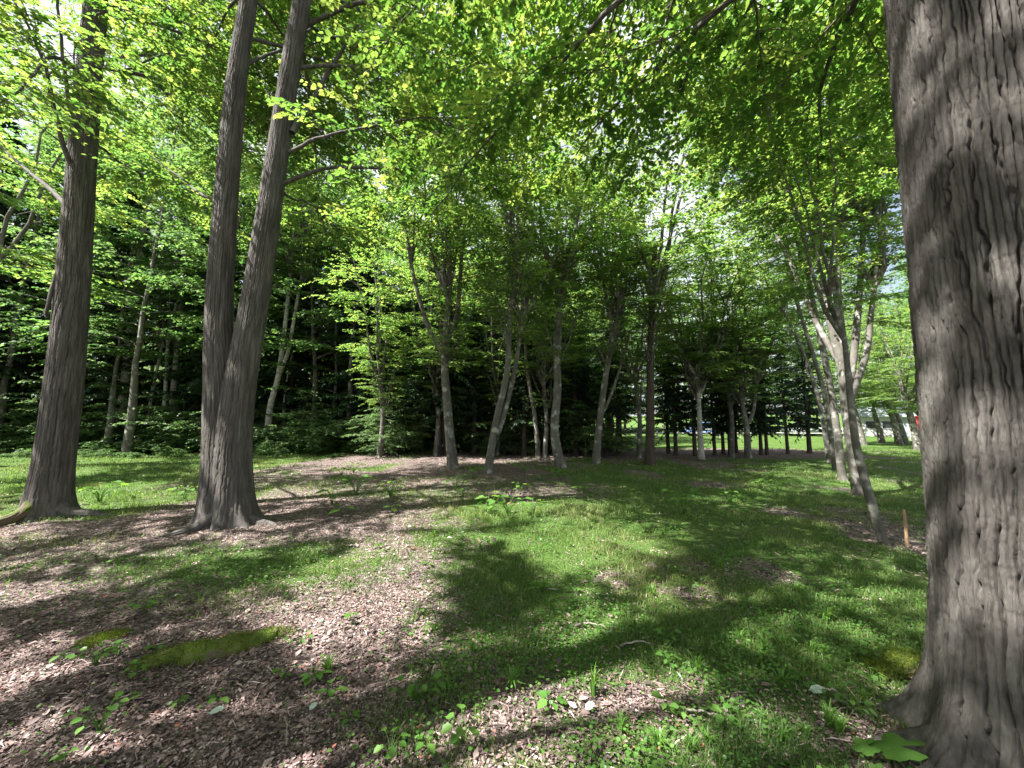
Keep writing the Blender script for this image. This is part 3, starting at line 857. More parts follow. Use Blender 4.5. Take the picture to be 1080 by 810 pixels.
p = path([(478, 494), (472, 430), (469, 375), (474, 300), (474, 250)], None)
q = [p[2], at(452, 345, p[0][1]), at(436, 290, p[0][1]), at(428, 240, p[0][1])]
q2 = [p[2] + (0, 0, 0.3), at(482, 330, p[0][1] + .1), at(487, 270, p[0][1] + .2), at(492, 220, p[0][1] + .3)]
slim_tree('maple_tree', 'pale trunked tree forking into three limbs, leftmost of the middle row', [(p, [0.18, 0.14, 0.115, 0.09, 0.065]), (q, [0.09, 0.075, 0.06, 0.045]), (q2, [0.09, 0.075, 0.06, 0.045])],
          [(0, 0.74, MAPLE[0], 0.3, 1.03), (0, 0.42, MAPLE[2], 3.0, 0.42), (1, 0.74, MAPLE[1], 2.2, 0.80), (2, 0.74, MAPLE[3], 4.2, 0.80)], 501)
p = path([(514, 499), (522, 450), (535, 390), (538, 330), (548, 270), (556, 205)], None)
q = [p[1], at(526, 455, p[0][1]), at(541, 400, p[0][1] + 0.15), at(550, 345, p[0][1] + 0.3), at(560, 300, p[0][1] + 0.4)]
slim_tree('maple_tree', 'twisted tree of two crossing grey stems leaning right beside the three limbed tree', [(p, [0.125, 0.10, 0.085, 0.07, 0.06, 0.04]), (q, [0.09, 0.075, 0.065, 0.055, 0.045])],
          [(0, 0.74, MAPLE[1], 1.1, 0.98), (0, 0.45, MAPLE[0], 0.2, 0.45), (1, 0.74, MAPLE[2], 3.0, 0.80)], 511)
p = path([(568, 483), (564, 440), (556, 390), (553, 340), (549, 290)], None)
slim_tree('maple_tree', 'very thin bent pale tree behind the two crossing stems', [(p, [0.10, 0.085, 0.075, 0.06, 0.045])], [(0, 0.74, MAPLE[3], 0.7, 0.80)], 521)
p = path([(592, 493), (585, 455), (588, 410), (587, 360), (592, 300), (592, 250)], None)
slim_tree('maple_tree', 'upright grey mottled tree with a bend near its foot, centre of the middle row', [(p, [0.165, 0.135, 0.125, 0.11, 0.095, 0.07])],
          [(0, 0.74, MAPLE[2], 1.9, 1.09), (0, 0.70, MAPLE[1], 4.0, 0.55), (0, 0.42, MAPLE[3], 2.4, 0.42)], 531)
p = path([(628, 489), (633, 440), (640, 390), (652, 330), (662, 285)], None)
q = [p[2], at(645, 345, p[0][1]), at(637, 300, p[0][1]), at(634, 260, p[0][1])]
q2 = [p[1], at(643, 420, p[0][1] + .2), at(655, 385, p[0][1] + .3), at(664, 350, p[0][1] + .4)]
slim_tree('maple_tree', 'slender grey tree leaning right with a forked top, left of the dark straight trunk', [(p, [0.135, 0.105, 0.095, 0.075, 0.05]), (q, [0.07, 0.06, 0.05, 0.04]), (q2, [0.06, 0.05, 0.045, 0.035])],
          [(0, 0.74, MAPLE[0], 3.3, 0.86), (0, 0.5, MAPLE[2], 1.0, 0.45), (1, 0.74, MAPLE[3], 5.0, 0.80)], 541)
p = path([(685, 490), (686, 430), (686, 370), (688, 310), (691, 260)], None)
q = [p[3], at(698, 290, p[0][1]), at(706, 250, p[0][1])]
slim_tree('broadleaf_tree', 'straight dark trunked tree standing alone right of the leaning grey trees', [(p, [0.165, 0.135, 0.12, 0.10, 0.08]), (q, [0.06, 0.05, 0.04])],
          [(0, 0.74, MAPLE[3], 0.9, 1.2), (0, 0.6, MAPLE[2], 3.9, 0.5), (0, 0.42, MAPLE[1], 1.9, 0.45)], 551, 'bark_dark')
p = path([(740, 484), (738, 450), (737, 420), (735, 385)], None)
q = [p[2], at(745, 400, p[0][1]), at(748, 375, p[0][1])]
slim_tree('maple_tree', 'small white trunked tree forking low in front of the dark conifers', [(p, [0.11, 0.09, 0.075, 0.05]), (q, [0.055, 0.045, 0.035])], [(0, 0.74, MAPLE[2], 0.2, 1.25), (0, 0.6, MAPLE[3], 4.0, 0.75), (1, 0.74, MAPLE[0], 2.2, 0.57)], 561, 'bark_birch')
p = path([(789, 483), (788, 460), (787, 448), (782, 420), (781, 390)], None)
q = [p[2], at(794, 435, p[0][1]), at(797, 410, p[0][1]), at(799, 385, p[0][1])]
slim_tree('maple_tree', 'small tree whose pale trunk divides in a Y, right of the white trunked one', [(p, [0.13, 0.115, 0.10, 0.075, 0.06]), (q, [0.08, 0.07, 0.06, 0.05])],
          [(0, 0.74, MAPLE[1], 2.0, 0.69), (0, 0.6, MAPLE[0], 4.6, 0.75), (1, 0.74, MAPLE[2], 4.1, 1.15)], 571)
p = path([(281, 476), (285, 430), (294, 395), (301, 340), (306, 290), (312, 220)], None)
q = [p[2], at(304, 370, p[0][1]), at(313, 320, p[0][1]), at(322, 270, p[0][1])]
slim_tree('birch_tree', 'pale curved birch splitting in two stems, behind the double trunked tree', [(p, [0.17, 0.14, 0.12, 0.095, 0.08, 0.05]), (q, [0.09, 0.085, 0.07, 0.05])],
          [(0, 0.74, MAPLE[3], 1.3, 1.2), (1, 0.74, MAPLE[1], 3.6, 0.80)], 581, 'bark_birch')
p = path([(374, 468), (376, 420), (378, 360), (380, 300), (384, 230)], None)
slim_tree('birch_tree', 'thin straight white birch among the undergrowth left of the middle row', [(p, [0.10, 0.09, 0.08, 0.065, 0.04])], [(0, 0.74, MAPLE[1], 5.0, 0.80)], 591, 'bark_birch')
for i, (lab, pts, d, r0) in enumerate([
    ('pale birch trunk in the dark wood between the two front trees', [(128, 428), (138, 350), (148, 270), (156, 200)], 20.0, 0.20),
    ('slim birch trunk in the dark wood just left of the double trunk', [(183, 415), (189, 340), (195, 270), (200, 200)], 20.5, 0.13),
    ('grey birch trunk in the dark wood right beside the left edge tree', [(112, 425), (115, 350), (119, 280), (122, 200)], 22.0, 0.13)]):
    P = [at(px, py, d) for px, py in pts]
    P[0] = np.array([P[0][0], d, gz(P[0][0], d)])
    slim_tree('birch_tree', lab, [(P, [r0, r0 * 0.85, r0 * 0.7, r0 * 0.5])], [(0, 0.97, MAPLE[i], i * 1.3, 0.9)], 600 + i * 9, 'bark_birch')

# the leaning clump on the right
g = on_ground(909, 523); d = g[1]
P0 = [g, at(901, 480, d), at(894, 430, d), at(888, 385, d), at(872, 320, d + 0.2), at(862, 250, d + 0.3), at(858, 160, d + 0.4)]
limbs = [([P0[2], at(897, 400, d), at(903, 350, d), at(909, 270, d), at(912, 180, d)], [0.075, 0.07, 0.062, 0.05, 0.035]),
         ([P0[3], at(878, 370, d + .2), at(858, 335, d + 0.5), at(835, 280, d + 0.8), at(800, 215, d + 1.0), at(770, 170, d + 1.2)], [0.062, 0.058, 0.05, 0.042, 0.035, 0.025]),
         ([P0[3], at(886, 340, d), at(884, 280, d - 0.1), at(886, 190, d - 0.2)], [0.062, 0.055, 0.045, 0.03]),
         ([P0[2], at(904, 402, d - 0.1), at(914, 372, d - 0.2), at(919, 330, d - 0.2), at(928, 250, d - 0.3)], [0.066, 0.06, 0.052, 0.045, 0.03])]
slim_tree('maple_tree', 'broad mottled grey tree fanning into many limbs, left of the huge right trunk', [(P0, [0.14, 0.12, 0.11, 0.095, 0.07, 0.055, 0.04])] + limbs,
          [(0, 0.74, MAPLE[3], 0.5, 0.71), (1, 0.74, MAPLE[0], 2.1, 0.69), (2, 0.70, MAPLE[2], 1.1, 0.85), (2, 0.97, MAPLE[0], 3.1, 0.6), (3, 0.74, MAPLE[1], 3.3, 0.69), (4, 0.74, MAPLE[2], 5.2, 0.63)], 701)
g = on_ground(934, 573); d = g[1]
P = [g, at(917, 523, d), at(905, 478, d + 0.1), at(899, 440, d + 0.2), at(892, 370, d + 0.4), at(880, 280, d + 0.5)]
slim_tree('maple_tree', 'thin leaning reddish grey trunk nearest the wooden stake', [(P, [0.046, 0.044, 0.042, 0.038, 0.03, 0.02])], [(0, 0.74, MAPLE[1], 0.0, 0.52)], 711)
for i, (lab, pts, r, mi) in enumerate([
    ('leaning grey trunk directly behind the broad fanning tree', [(889, 507), (884, 465), (876, 410), (862, 340), (850, 280)], 0.09, 0),
    ('slim leaning trunk behind the fanning tree, second from the meadow', [(882, 497), (876, 455), (868, 410), (850, 350), (832, 290)], 0.08, 1),
    ('leaning trunk of the right hand clump that stands closest to the meadow', [(875, 488), (869, 450), (860, 410), (842, 360), (822, 320)], 0.08, 2)]):
    P = path(pts, None)
    slim_tree('maple_tree', lab, [(P, [r, r * .9, r * .8, r * .65, r * .5])], [(0, 0.97, MAPLE[mi], 1.0 + i, 0.65)], 720 + i * 5)


# ------------------------------------------------------------------ conifer plantation behind the middle row
def copy_parts(mods, names, root, s=1.0):
    for me, nm in zip(mods, names):
        link(nm, me, root)


ordn = ['first', 'second', 'third', 'fourth', 'fifth', 'sixth', 'seventh', 'eighth', 'ninth', 'tenth', 'eleventh', 'twelfth', 'thirteenth', 'fourteenth', 'fifteenth', 'sixteenth', 'seventeenth', 'eighteenth', 'nineteenth', 'twentieth', 'twenty-first', 'twenty-second', 'twenty-third']
con = [(438, 476, 1.2), (462, 480, 1.25), (469, 479, 1.1), (500, 478, 1.1), (543, 479, 1.2), (553, 481, 1.0), (575, 478, 1.1), (602, 478, 1.15), (607, 480, 1.0), (653, 479, 1.1),
       (705, 478, 1.0), (713, 480, 0.95), (733, 481, 0.95), (754, 480, 0.85), (763, 479, 0.85), (770, 480, 0.85), (777, 478, 0.8), (803, 480, 0.85), (809, 480, 0.8), (831, 479, 0.8), (854, 478, 1.05)]
for i, (px, py, s) in enumerate(con):
    g = on_ground(px, py)
    t = thing('conifer_tree', 'dark conifer in the planted row, %s from the left, with a bare lower trunk' % ordn[i], 'tree', g, 'conifers of the planted row', i * 2.1, s * (0.74 if px > 690 else 0.9))
    copy_parts(CONIF[i % 3], ('trunk', 'branches', 'crown'), t)
rngc = np.random.default_rng(77)
for i in range(34):
    x = rngc.uniform(-8, 5.5); y = rngc.uniform(19.5, 30)
    t = thing('conifer_tree', 'dark conifer deep in the plantation behind the planted row', 'tree', (x, y, gz(x, y)), 'conifers deep in the plantation', rngc.uniform(0, 6), rngc.uniform(1.0, 1.35))
    copy_parts(CONIF[i % 3], ('trunk', 'branches', 'crown'), t)

# dark wood on the left slope
rngw = np.random.default_rng(9)
n_w = 0
spots = []
for row, (y0, cnt) in enumerate([(20.5, 13), (24, 13), (29, 14), (36, 13), (45, 12)]):
    for k in range(cnt):
        x = -7.5 - row * 1.5 + 3 * row - (k + rngw.uniform(-0.35, 0.35)) * (2.5 + row * 0.75)
        y = y0 + rngw.uniform(-1.2, 1.2) - max(0, (-x - 16)) * 0.25
        spots.append((x, y, row, k))
for x, y, row, k in spots:
    z = gz(x, y)
    if (k + row) % 2 == 0:
        t = thing('fir_tree', 'tall dark fir in the shaded wood on the left slope', 'tree', (x, y, z), 'firs of the left wood', rngw.uniform(0, 6), rngw.uniform(0.85, 1.15))
        # the fir shares the conifer build at forest height
        copy_parts(FIR[(k + row) % 4 // 2], ('trunk', 'branches', 'crown'), t)
    else:
        t = thing('forest_tree', 'tall broadleaf tree in the shaded wood on the left slope', 'tree', (x, y, z), 'broadleaf trees of the left wood')
        h = rngw.uniform(2.2, 4.2)
        mb = MB(); stem_tube(mb, [(0, 0, -0.2), (rngw.normal(0, .1), 0, h * 0.5), (0, 0, h + 0.15)], [0.17, 0.14, 0.11], int(row * 31 + k), 12, 30, 0.012, 0.06, (0.4, 0.15, 4, 0))
        mb.build('trunk', M['bark_far'], t)
        put_crown(t, (0, 0, h), TALL[(k + row) % 3], rngw.uniform(0, 6), rngw.uniform(0.85, 1.15))

# trees round the meadow and far right
rngf = np.random.default_rng(21)
far = [(906, 473, 24, 0.9), (926, 473, 27, 0.95), (944, 474, 25, 0.9), (950, 474, 26, 0.9), (964, 477, 20, 0.8), (985, 474, 27, 1.0), (1015, 474, 28, 1.0), (1060, 474, 26, 1.0)]
for i, (px, py, d, s) in enumerate(far):
    x = (px - CX) / F_PX * d
    lab = ['pale leaning tree at the far right lawn, %s from the fanning tree' % ordn[i], 'leafy tree behind the huge right trunk'][1 if px > 975 else 0]
    t = thing('maple_tree', lab, 'tree', (x, d, gz(x, d)), 'trees along the far right lawn' if px <= 975 else 'trees hidden behind the right trunk')
    h = rngf.uniform(2.0, 2.6)
    mb = MB(); stem_tube(mb, [(0, 0, -0.1), (-0.15, 0, h * 0.5), (-0.4, 0, h + 0.05)], [0.2, 0.16, 0.12], 800 + i, 14, 40, 0.012, 0.05, (0.4, 0.12, 4, i))
    mb.build('trunk', M['bark_far'], t)
    put_crown(t, (-0.4, 0, h), MAPLE[i % 4], i * 1.7, s)
    if i % 2 == 0: put_crown(t, (-0.3, 0.1, h * 0.75), MAPLE[(i + 2) % 4], i * 2.3 + 1, s * 0.55)
for i in range(64):
    a = R(-2 + i * 1.08 + rngf.uniform(-0.8, 0.8))
    dd = rngf.uniform(52, 85)
    x, y = math.sin(a) * dd, math.cos(a) * dd
    t = thing('forest_tree', 'broadleaf tree in the distant belt beyond the bright meadow', 'tree', (x, y, gz(x, y)), 'trees of the distant belt')
    h = rngf.uniform(1.5, 2.5)
    mb = MB(); stem_tube(mb, [(0, 0, -0.2), (0.05, 0, h * 0.5), (0, 0, h + 0.1)], [0.22, 0.18, 0.14], 850 + i, 8, 12, 0.01, 0.08)
    mb.build('trunk', M['bark_far'], t)
    put_crown(t, (0, 0, h), TALL[i % 3], i * 1.7, rngf.uniform(1.15, 1.7))
rngb = np.random.default_rng(33)
for i in range(14):
    x, y = -9 + i * 1.35 + rngb.uniform(-0.6, 0.6), rngb.uniform(25, 37)
    t = thing('forest_tree', 'tall broadleaf tree rising behind the planted conifers', 'tree', (x, y, gz(x, y)), 'broadleaf trees behind the conifers')
    h = rngb.uniform(1.8, 3.0)
    mb = MB(); stem_tube(mb, [(0, 0, -0.2), (0.05, 0, h * 0.5), (0, 0, h + 0.1)], [0.2, 0.16, 0.12], 880 + i, 10, 16, 0.01, 0.08)
    mb.build('trunk', M['bark_far'], t)
    put_crown(t, (0, 0, h), TALL[i % 3], i * 1.3, rngb.uniform(0.8, 1.05))


# ------------------------------------------------------------------ what grows and lies on the ground
def scatter(n, d0, d1, rng, power=0.0, half=1.25):
    """points ahead of the camera, denser near it"""
    u = rng.random(n)
    y = d0 * (d1 / d0) ** u if power == 0 else (d0 ** power + u * (d1 ** power - d0 ** power)) ** (1 / power)
    x = y * rng.uniform(-1.62, 1.62, n) + rng.uniform(-half, half, n)
    return x, y


def trunk_free(x, y):
    return (np.hypot(x - b1[0], y - b1[1]) > 0.33) & (np.hypot(x - b2[0], y - b2[1]) > 0.38) & (np.hypot(x - b3[0], y - b3[1]) > 0.42)


rngg = np.random.default_rng(404)
# fallen leaves
x, y = scatter(420000, 0.9, 20, rngg)
gm = grass_mask(x, y) + 0.5 * (fbm(x * 3, y * 3, 0, 51, 3) - 0.5)
keep = (rngg.random(len(x)) < np.clip(1.05 - gm, 0.10, 1)) & trunk_free(x, y)
x, y = x[keep], y[keep]; n = len(x)
z = ground_z(x, y) + rngg.uniform(0.002, 0.014, n)
a = rngg.uniform(0, 6.283, n)
size = rngg.uniform(0.008, 0.029, n) * np.where(rngg.random(n) < 0.05, 2.3, 1) * np.clip(0.75 + y * 0.06, 0.8, 1.9)
mb = MB()
CURL = LEAF.copy(); CURL[:, 2] = [0, 0.12, 0.10, 0.16, 0.14, 0.20]
tn = np.clip(0.36 + 0.9 * (fbm(x * 1.3, y * 1.3, 0, 52, 3) - 0.5) + 0.7 * (fbm(x * 5, y * 5, 0, 53, 3) - 0.5) + rngg.normal(0, 0.24, n), 0, 0.94)
tn = np.where(rngg.random(n) < 0.012, 1.0, tn)
add_leaves(mb, np.stack([x, y, z], -1), np.stack([np.cos(a), np.sin(a), rngg.normal(0, 0.22, n)], -1),
           np.stack([rngg.normal(0, 0.3, n), rngg.normal(0, 0.3, n), np.ones(n)], -1), size, tn, rngg.uniform(0.7, 1.15), CURL)
tag(mb.build('leaf_litter', M['litter']), 'brown and grey fallen leaves covering the ground', 'leaf litter', None, 'stuff')


# broken twigs in the litter
x, y = scatter(5200, 1.0, 9, rngg)
keep = (rngg.random(len(x)) < np.clip(1.0 - grass_mask(x, y), 0.15, 1)) & trunk_free(x, y)
x, y = x[keep], y[keep]; n = len(x)
a = rngg.uniform(0, 6.283, n)
TW = np.array([[0, 0, 0], [0.3, -0.5, 0.06], [0.7, -0.5, 0.03], [1, 0, 0.02], [0.7, 0.5, 0.05], [0.3, 0.5, 0.08]], np.float32)
mb = MB()
add_leaves(mb, np.stack([x, y, ground_z(x, y) + 0.012], -1), np.stack([np.cos(a), np.sin(a), rngg.normal(0, 0.08, n)], -1),
           np.stack([rngg.normal(0, 0.2, n), rngg.normal(0, 0.2, n), np.ones(n)], -1), rngg.uniform(0.03, 0.13, n), np.where(rngg.random(n) < 0.6, 0.02, 0.9), 0.045, TW)
tag(mb.build('twig_litter', M['litter']), 'broken thin twigs scattered through the leaf litter', 'twigs', None, 'stuff')


def blades(x, y, h, w, rng, tint):
    n = len(x)
    z = ground_z(x, y) - 0.005
    a = rng.uniform(0, 6.283, n); lean = rng.uniform(0.1, 0.9, n)
    dx, dy = np.cos(a) * lean * h, np.sin(a) * lean * h
    b = rng.uniform(0, 6.283, n)
    sx, sy = np.cos(b) * w * 0.5, np.sin(b) * w * 0.5
    P = np.stack([x, y, z], -1)
    o = np.zeros(n)
    S = np.stack([sx, sy, o], -1)
    mid = P + np.stack([dx * 0.35, dy * 0.35, h * 0.62], -1)
    tip = P + np.stack([dx, dy, h * np.clip(1.05 - lean * 0.45, 0.4, 1)], -1)
    V = np.stack([P - S, P + S, mid + S * 0.8, mid - S * 0.8, tip + S * 0.12, tip - S * 0.12], 1)
    f = np.array([[0, 1, 2, 3], [3, 2, 4, 5]])[None] + (np.arange(n) * 6)[:, None, None]
    m = MB(); m.add(V.reshape(-1, 3), f.reshape(-1, 4), np.repeat(tint, 2))
    return m


# grass
x, y = scatter(560000, 1.15, 22, rngg)
cl = fbm(x * 1.8, y * 1.8, 0, 61, 4)
gm = grass_mask(x, y)
keep = (rngg.random(len(x)) < np.clip((gm - 0.12) * 1.2, 0, 1) * np.clip((cl - 0.36) * 4.0, 0.07, 1)) & trunk_free(x, y)
x, y, cl = x[keep], y[keep], cl[keep]; n = len(x)
h = rngg.uniform(0.03, 0.085, n) * (0.6 + 1.1 * np.clip(cl - 0.3, 0, 0.5)) * np.clip(0.9 + y * 0.03, 1, 1.4)
w = np.clip(0.0022 + 0.0011 * y, 0.003, 0.02) * rngg.uniform(0.7, 1.3, n)
tint = np.clip(0.42 + 1.3 * (fbm(x * 0.8, y * 0.8, 0, 62, 3) - 0.5) + rngg.normal(0, 0.16, n), 0, 1)
tag(blades(x, y, h, w, rngg, tint).build('grass', M['grass']), 'short green grass growing in the clearing', 'grass', None, 'stuff')

# small round leaved ground cover among the grass
x, y = scatter(120000, 1.15, 10, rngg)
cl = fbm(x * 2.6, y * 2.6, 0, 71, 4)
gm = grass_mask(x, y)
keep = (rngg.random(len(x)) < np.clip((gm - 0.05) * 1.1, 0, 1) * np.clip((cl - 0.42) * 5, 0.03, 1)) & trunk_free(x, y)
x, y = x[keep], y[keep]; n = len(x)
z = ground_z(x, y) + rngg.uniform(0.012, 0.06, n)
a = rngg.uniform(0, 6.283, n)
mb = MB()
add_leaves(mb, np.stack([x, y, z], -1), np.stack([np.cos(a), np.sin(a), rngg.normal(0.05, 0.25, n)], -1),
           np.stack([rngg.normal(0, 0.35, n), rngg.normal(0, 0.35, n), np.ones(n)], -1),
           rngg.uniform(0.010, 0.027, n) * np.clip(0.8 + 0.07 * y, 0.9, 1.5), np.clip(rngg.normal(0.35, 0.25, n), 0, 1), 1.15)
tag(mb.build('ground_cover', M['weed']), 'low round leaved weeds mixed in the grass', 'ground cover', None, 'stuff')


# single weeds and seedlings
def seedling_parts(seed, n_leaf, leaf, h, width=1.0, spread=0.5):
    rng = np.random.default_rng(seed)
    st, lf = MB(), MB()
    for k in range(n_leaf):
        a = k * 2.4 + rng.uniform(-0.4, 0.4)
        hh = h * rng.uniform(0.5, 1.0)
        r = spread * hh * rng.uniform(0.5, 1.1)
        tip = np.array([math.cos(a) * r, math.sin(a) * r, hh])
        P = spline([np.array([0, 0, -0.01]), tip * (0.3, 0.3, 0.6), tip], 6)
        tube(st, P, 0.0022 * (1 - 0.5 * np.linspace(0, 1, 6)), 4)
        d = np.array([[math.cos(a), math.sin(a), rng.uniform(-0.35, 0.15)]])
        add_leaves(lf, tip[None], d, np.array([[rng.normal(0, .25), rng.normal(0, .25), 1.0]]), np.array([leaf * rng.uniform(0.7, 1.2)]), np.array([rng.uniform(0.2, 0.9)]), width)
    return st.mesh('stem', M['weed']), lf.mesh('leaves', M['weed'])


def tuft_mesh(seed, n, h, spread, w=0.005):
    rng = np.random.default_rng(seed)
    m = MB()
    for k in range(n):
        a = rng.uniform(0, 6.283); l = rng.uniform(0.5, 1.0) * h; r = rng.uniform(0.2, 0.9) * spread
        P = spline([np.array([math.cos(a) * 0.012, math.sin(a) * 0.012, -0.01]), np.array([math.cos(a) * r * 0.4, math.sin(a) * r * 0.4, l * 0.7]), np.array([math.cos(a) * r, math.sin(a) * r, l * rng.uniform(0.55, 1)])], 5)
        S = np.array([-math.sin(a), math.cos(a), 0])[None] * (w * np.array([0.8, 1, 0.9, 0.6, 0.08]))[:, None]
        V = np.concatenate([P - S, P + S])
        m.add(V, [[i, i + 1, i + 6, i + 5] for i in range(4)], np.full(4, rng.uniform(0.3, 0.95)))
    return m.mesh('blades', M['weed'])


SEED = [seedling_parts(1, 6, 0.055, 0.08), seedling_parts(2, 9, 0.05, 0.11, 1.1, 0.7), seedling_parts(3, 4, 0.075, 0.07, 0.9, 0.6), seedling_parts(4, 12, 0.045, 0.13, 1.0, 0.9), seedling_parts(5, 5, 0.10, 0.10, 1.05, 0.6)]
TUFT = [tuft_mesh(1, 22, 0.16, 0.11), tuft_mesh(2, 30, 0.13, 0.12, 0.006), tuft_mesh(3, 14, 0.22, 0.08, 0.009)]


def weed(px, py, k, s, label, group=None, name='seedling', cat='plant', rz=0.0):
    g = on_ground(px, py)
    t = thing(name, label, cat, g, group, rz or px * 0.37, s)
    if name == 'grass_tuft':
        link('blades', TUFT[k], t)
    else:
        link('stem', SEED[k][0], t); link('leaves', SEED[k][1], t)
    return t


weed(68, 697, 2, 0.9, 'dark broad leaved seedling left of the mossy ridge')
weed(165, 690, 0, 0.9, 'pale seedling growing on the left end of the mossy ridge')
weed(104, 772, 3, 1.1, 'bright round leaved seedling clump in the litter at lower left')
weed(152, 648, 1, 1.1, 'yellow green seedling in the sunlit litter above the mossy ridge')
weed(346, 708, 1, 0.85, 'thin bladed grass tuft in the sunlit litter', None, 'grass_tuft', 'grass')
weed(350, 735, 2, 1.0, 'pale flattened seedling just below the thin grass tuft')
weed(230, 742, 2, 0.8, 'single leaf seedling below the right end of the mossy ridge')
weed(456, 668, 0, 1.0, 'light green seedling at the edge of the pinkish litter')
weed(440, 742, 3, 1.2, 'bushy bright weed in the shade at the foreground centre')
weed(412, 800, 1, 0.85, 'broad leaved weed at the bottom edge left of centre')
weed(488, 785, 1, 1.05, 'small leafed seedling in the dark litter at the bottom centre')
weed(582, 748, 4, 0.62, 'weed with one long upright leaf in the grass at the bottom')
weed(626, 735, 2, 0.9, 'tall bladed grass tuft behind the pale fallen leaf', None, 'grass_tuft', 'grass')
weed(805, 690, 2, 0.8, 'slender bladed grass tuft standing in the shaded grass on the right', None, 'grass_tuft', 'grass')
weed(872, 655, 1, 1.1, 'grass tuft lit at the tips in the right hand lawn', None, 'grass_tuft', 'grass')
rngs = np.random.default_rng(88)
for i in range(70):
    px, py = rngs.uniform(10, 930), rngs.uniform(575, 808)
    k = int(rngs.integers(0, 4))
    g = on_ground(px, py)
    if grass_mask(g[0], g[1]) > 0.5 or rngs.random() < 0.45:
        weed(px, py, k, rngs.uniform(0.55, 1.0), 'small green seedling among the litter and grass of the clearing', 'small seedlings of the clearing')
for i in range(40):
    px, py = rngs.uniform(430, 960), rngs.uniform(560, 800)
    weed(px, py, int(rngs.integers(0, 2)), rngs.uniform(0.5, 0.9), 'small grass tuft in the lawn of the clearing', 'grass tufts of the lawn', 'grass_tuft', 'grass')
for i in range(26):
    px, py = rngs.uniform(330, 900), rngs.uniform(497, 545)
    weed(px, py, int(rngs.integers(1, 4)), rngs.uniform(1.6, 2.8), 'leafy weed clump on the lit strip before the middle trees', 'weed clumps before the middle trees')
for px, py, s, lab in [(375, 522, 3.2, 'large leafy weed clump at the left of the sunlit strip'), (412, 525, 2.8, 'leafy weed clump beside the largest clump of the sunlit strip'),
                       (480, 518, 2.6, 'leafy weed clump in front of the three limbed pale tree'), (553, 500, 3.0, 'pale leafed sapling between the crossing stems and the mottled tree'),
                       (822, 520, 2.8, 'light green weed clump on the lawn before the leaning trunks'), (105, 530, 3.0, 'leafy weed clump between the left edge tree and the double trunk'), (195, 528, 2.4, 'low weed clump just left of the double trunk')]:
    weed(px, py, 3, s, lab)


# large lobed leaf plant at the foot of the big trunk
def lobed_leaf(size):
    """a wide toothed leaf with five lobes, built as a fan round its stalk"""
    m = 40
    th = np.linspace(-2.75, 2.75, m)
    r = size * (0.62 + 0.30 * np.abs(np.cos(th * 2.5)) + 0.03 * np.cos(th * 17)) * (1 - 0.16 * np.abs(th) / 2.75)
    P = np.stack([np.cos(th) * r, np.sin(th) * r, -0.10 * size * (r / size) ** 2 + 0.05 * size * np.cos(th * 5)], -1)
    Q = P * np.array([0.5, 0.5, 0.2]) + (0, 0, 0.012 * size)
    V = np.vstack([P, Q, [[0, 0, 0]]])
    f = [[i, i + 1, m + i + 1, m + i] for i in range(m - 1)] + [[m + i, m + i + 1, 2 * m, 2 * m] for i in range(0)]
    c = np.vstack([Q, np.zeros((m, 3))])
    return V[:2 * m], f, c, [[i, i + 1, m + i + 1, m + i] for i in range(m - 1)]


g = on_ground(957, 814)
t = thing('lobed_plant', 'plant with large lobed bright green leaves at the foot of the huge trunk', 'plant', g)
for (dx, dy, dz, sz, rz, tl) in [(-0.02, 0.0, 0.10, 0.115, 2.4, 0.35), (-0.13, 0.04, 0.07, 0.06, 2.9, 0.35), (-0.02, -0.10, 0.045, 0.08, -2.0, 0.2), (-0.15, -0.04, 0.04, 0.045, 3.3, 0.2)]:
    mb = MB()
    for V, f in (lobed_leaf(sz)[:2], lobed_leaf(sz)[2:]):
        V = V.copy()
        V[:, 2] -= V[:, 0] * tl
        c, s_ = math.cos(rz), math.sin(rz)
        W = np.stack([V[:, 0] * c - V[:, 1] * s_ + dx, V[:, 0] * s_ + V[:, 1] * c + dy, V[:, 2] + dz], -1)
        mb.add(W, f, np.full(len(f), 0.45))
    mb.build('leaf', M['weed'], t, False)
    mb = MB(); tube(mb, spline([np.array([0, 0, -0.01]), np.array([dx * 0.5, dy * 0.5, dz * 0.7]), np.array([dx, dy, dz])], 6), 0.003, 5)
    mb.build('stem', M['weed'], t)


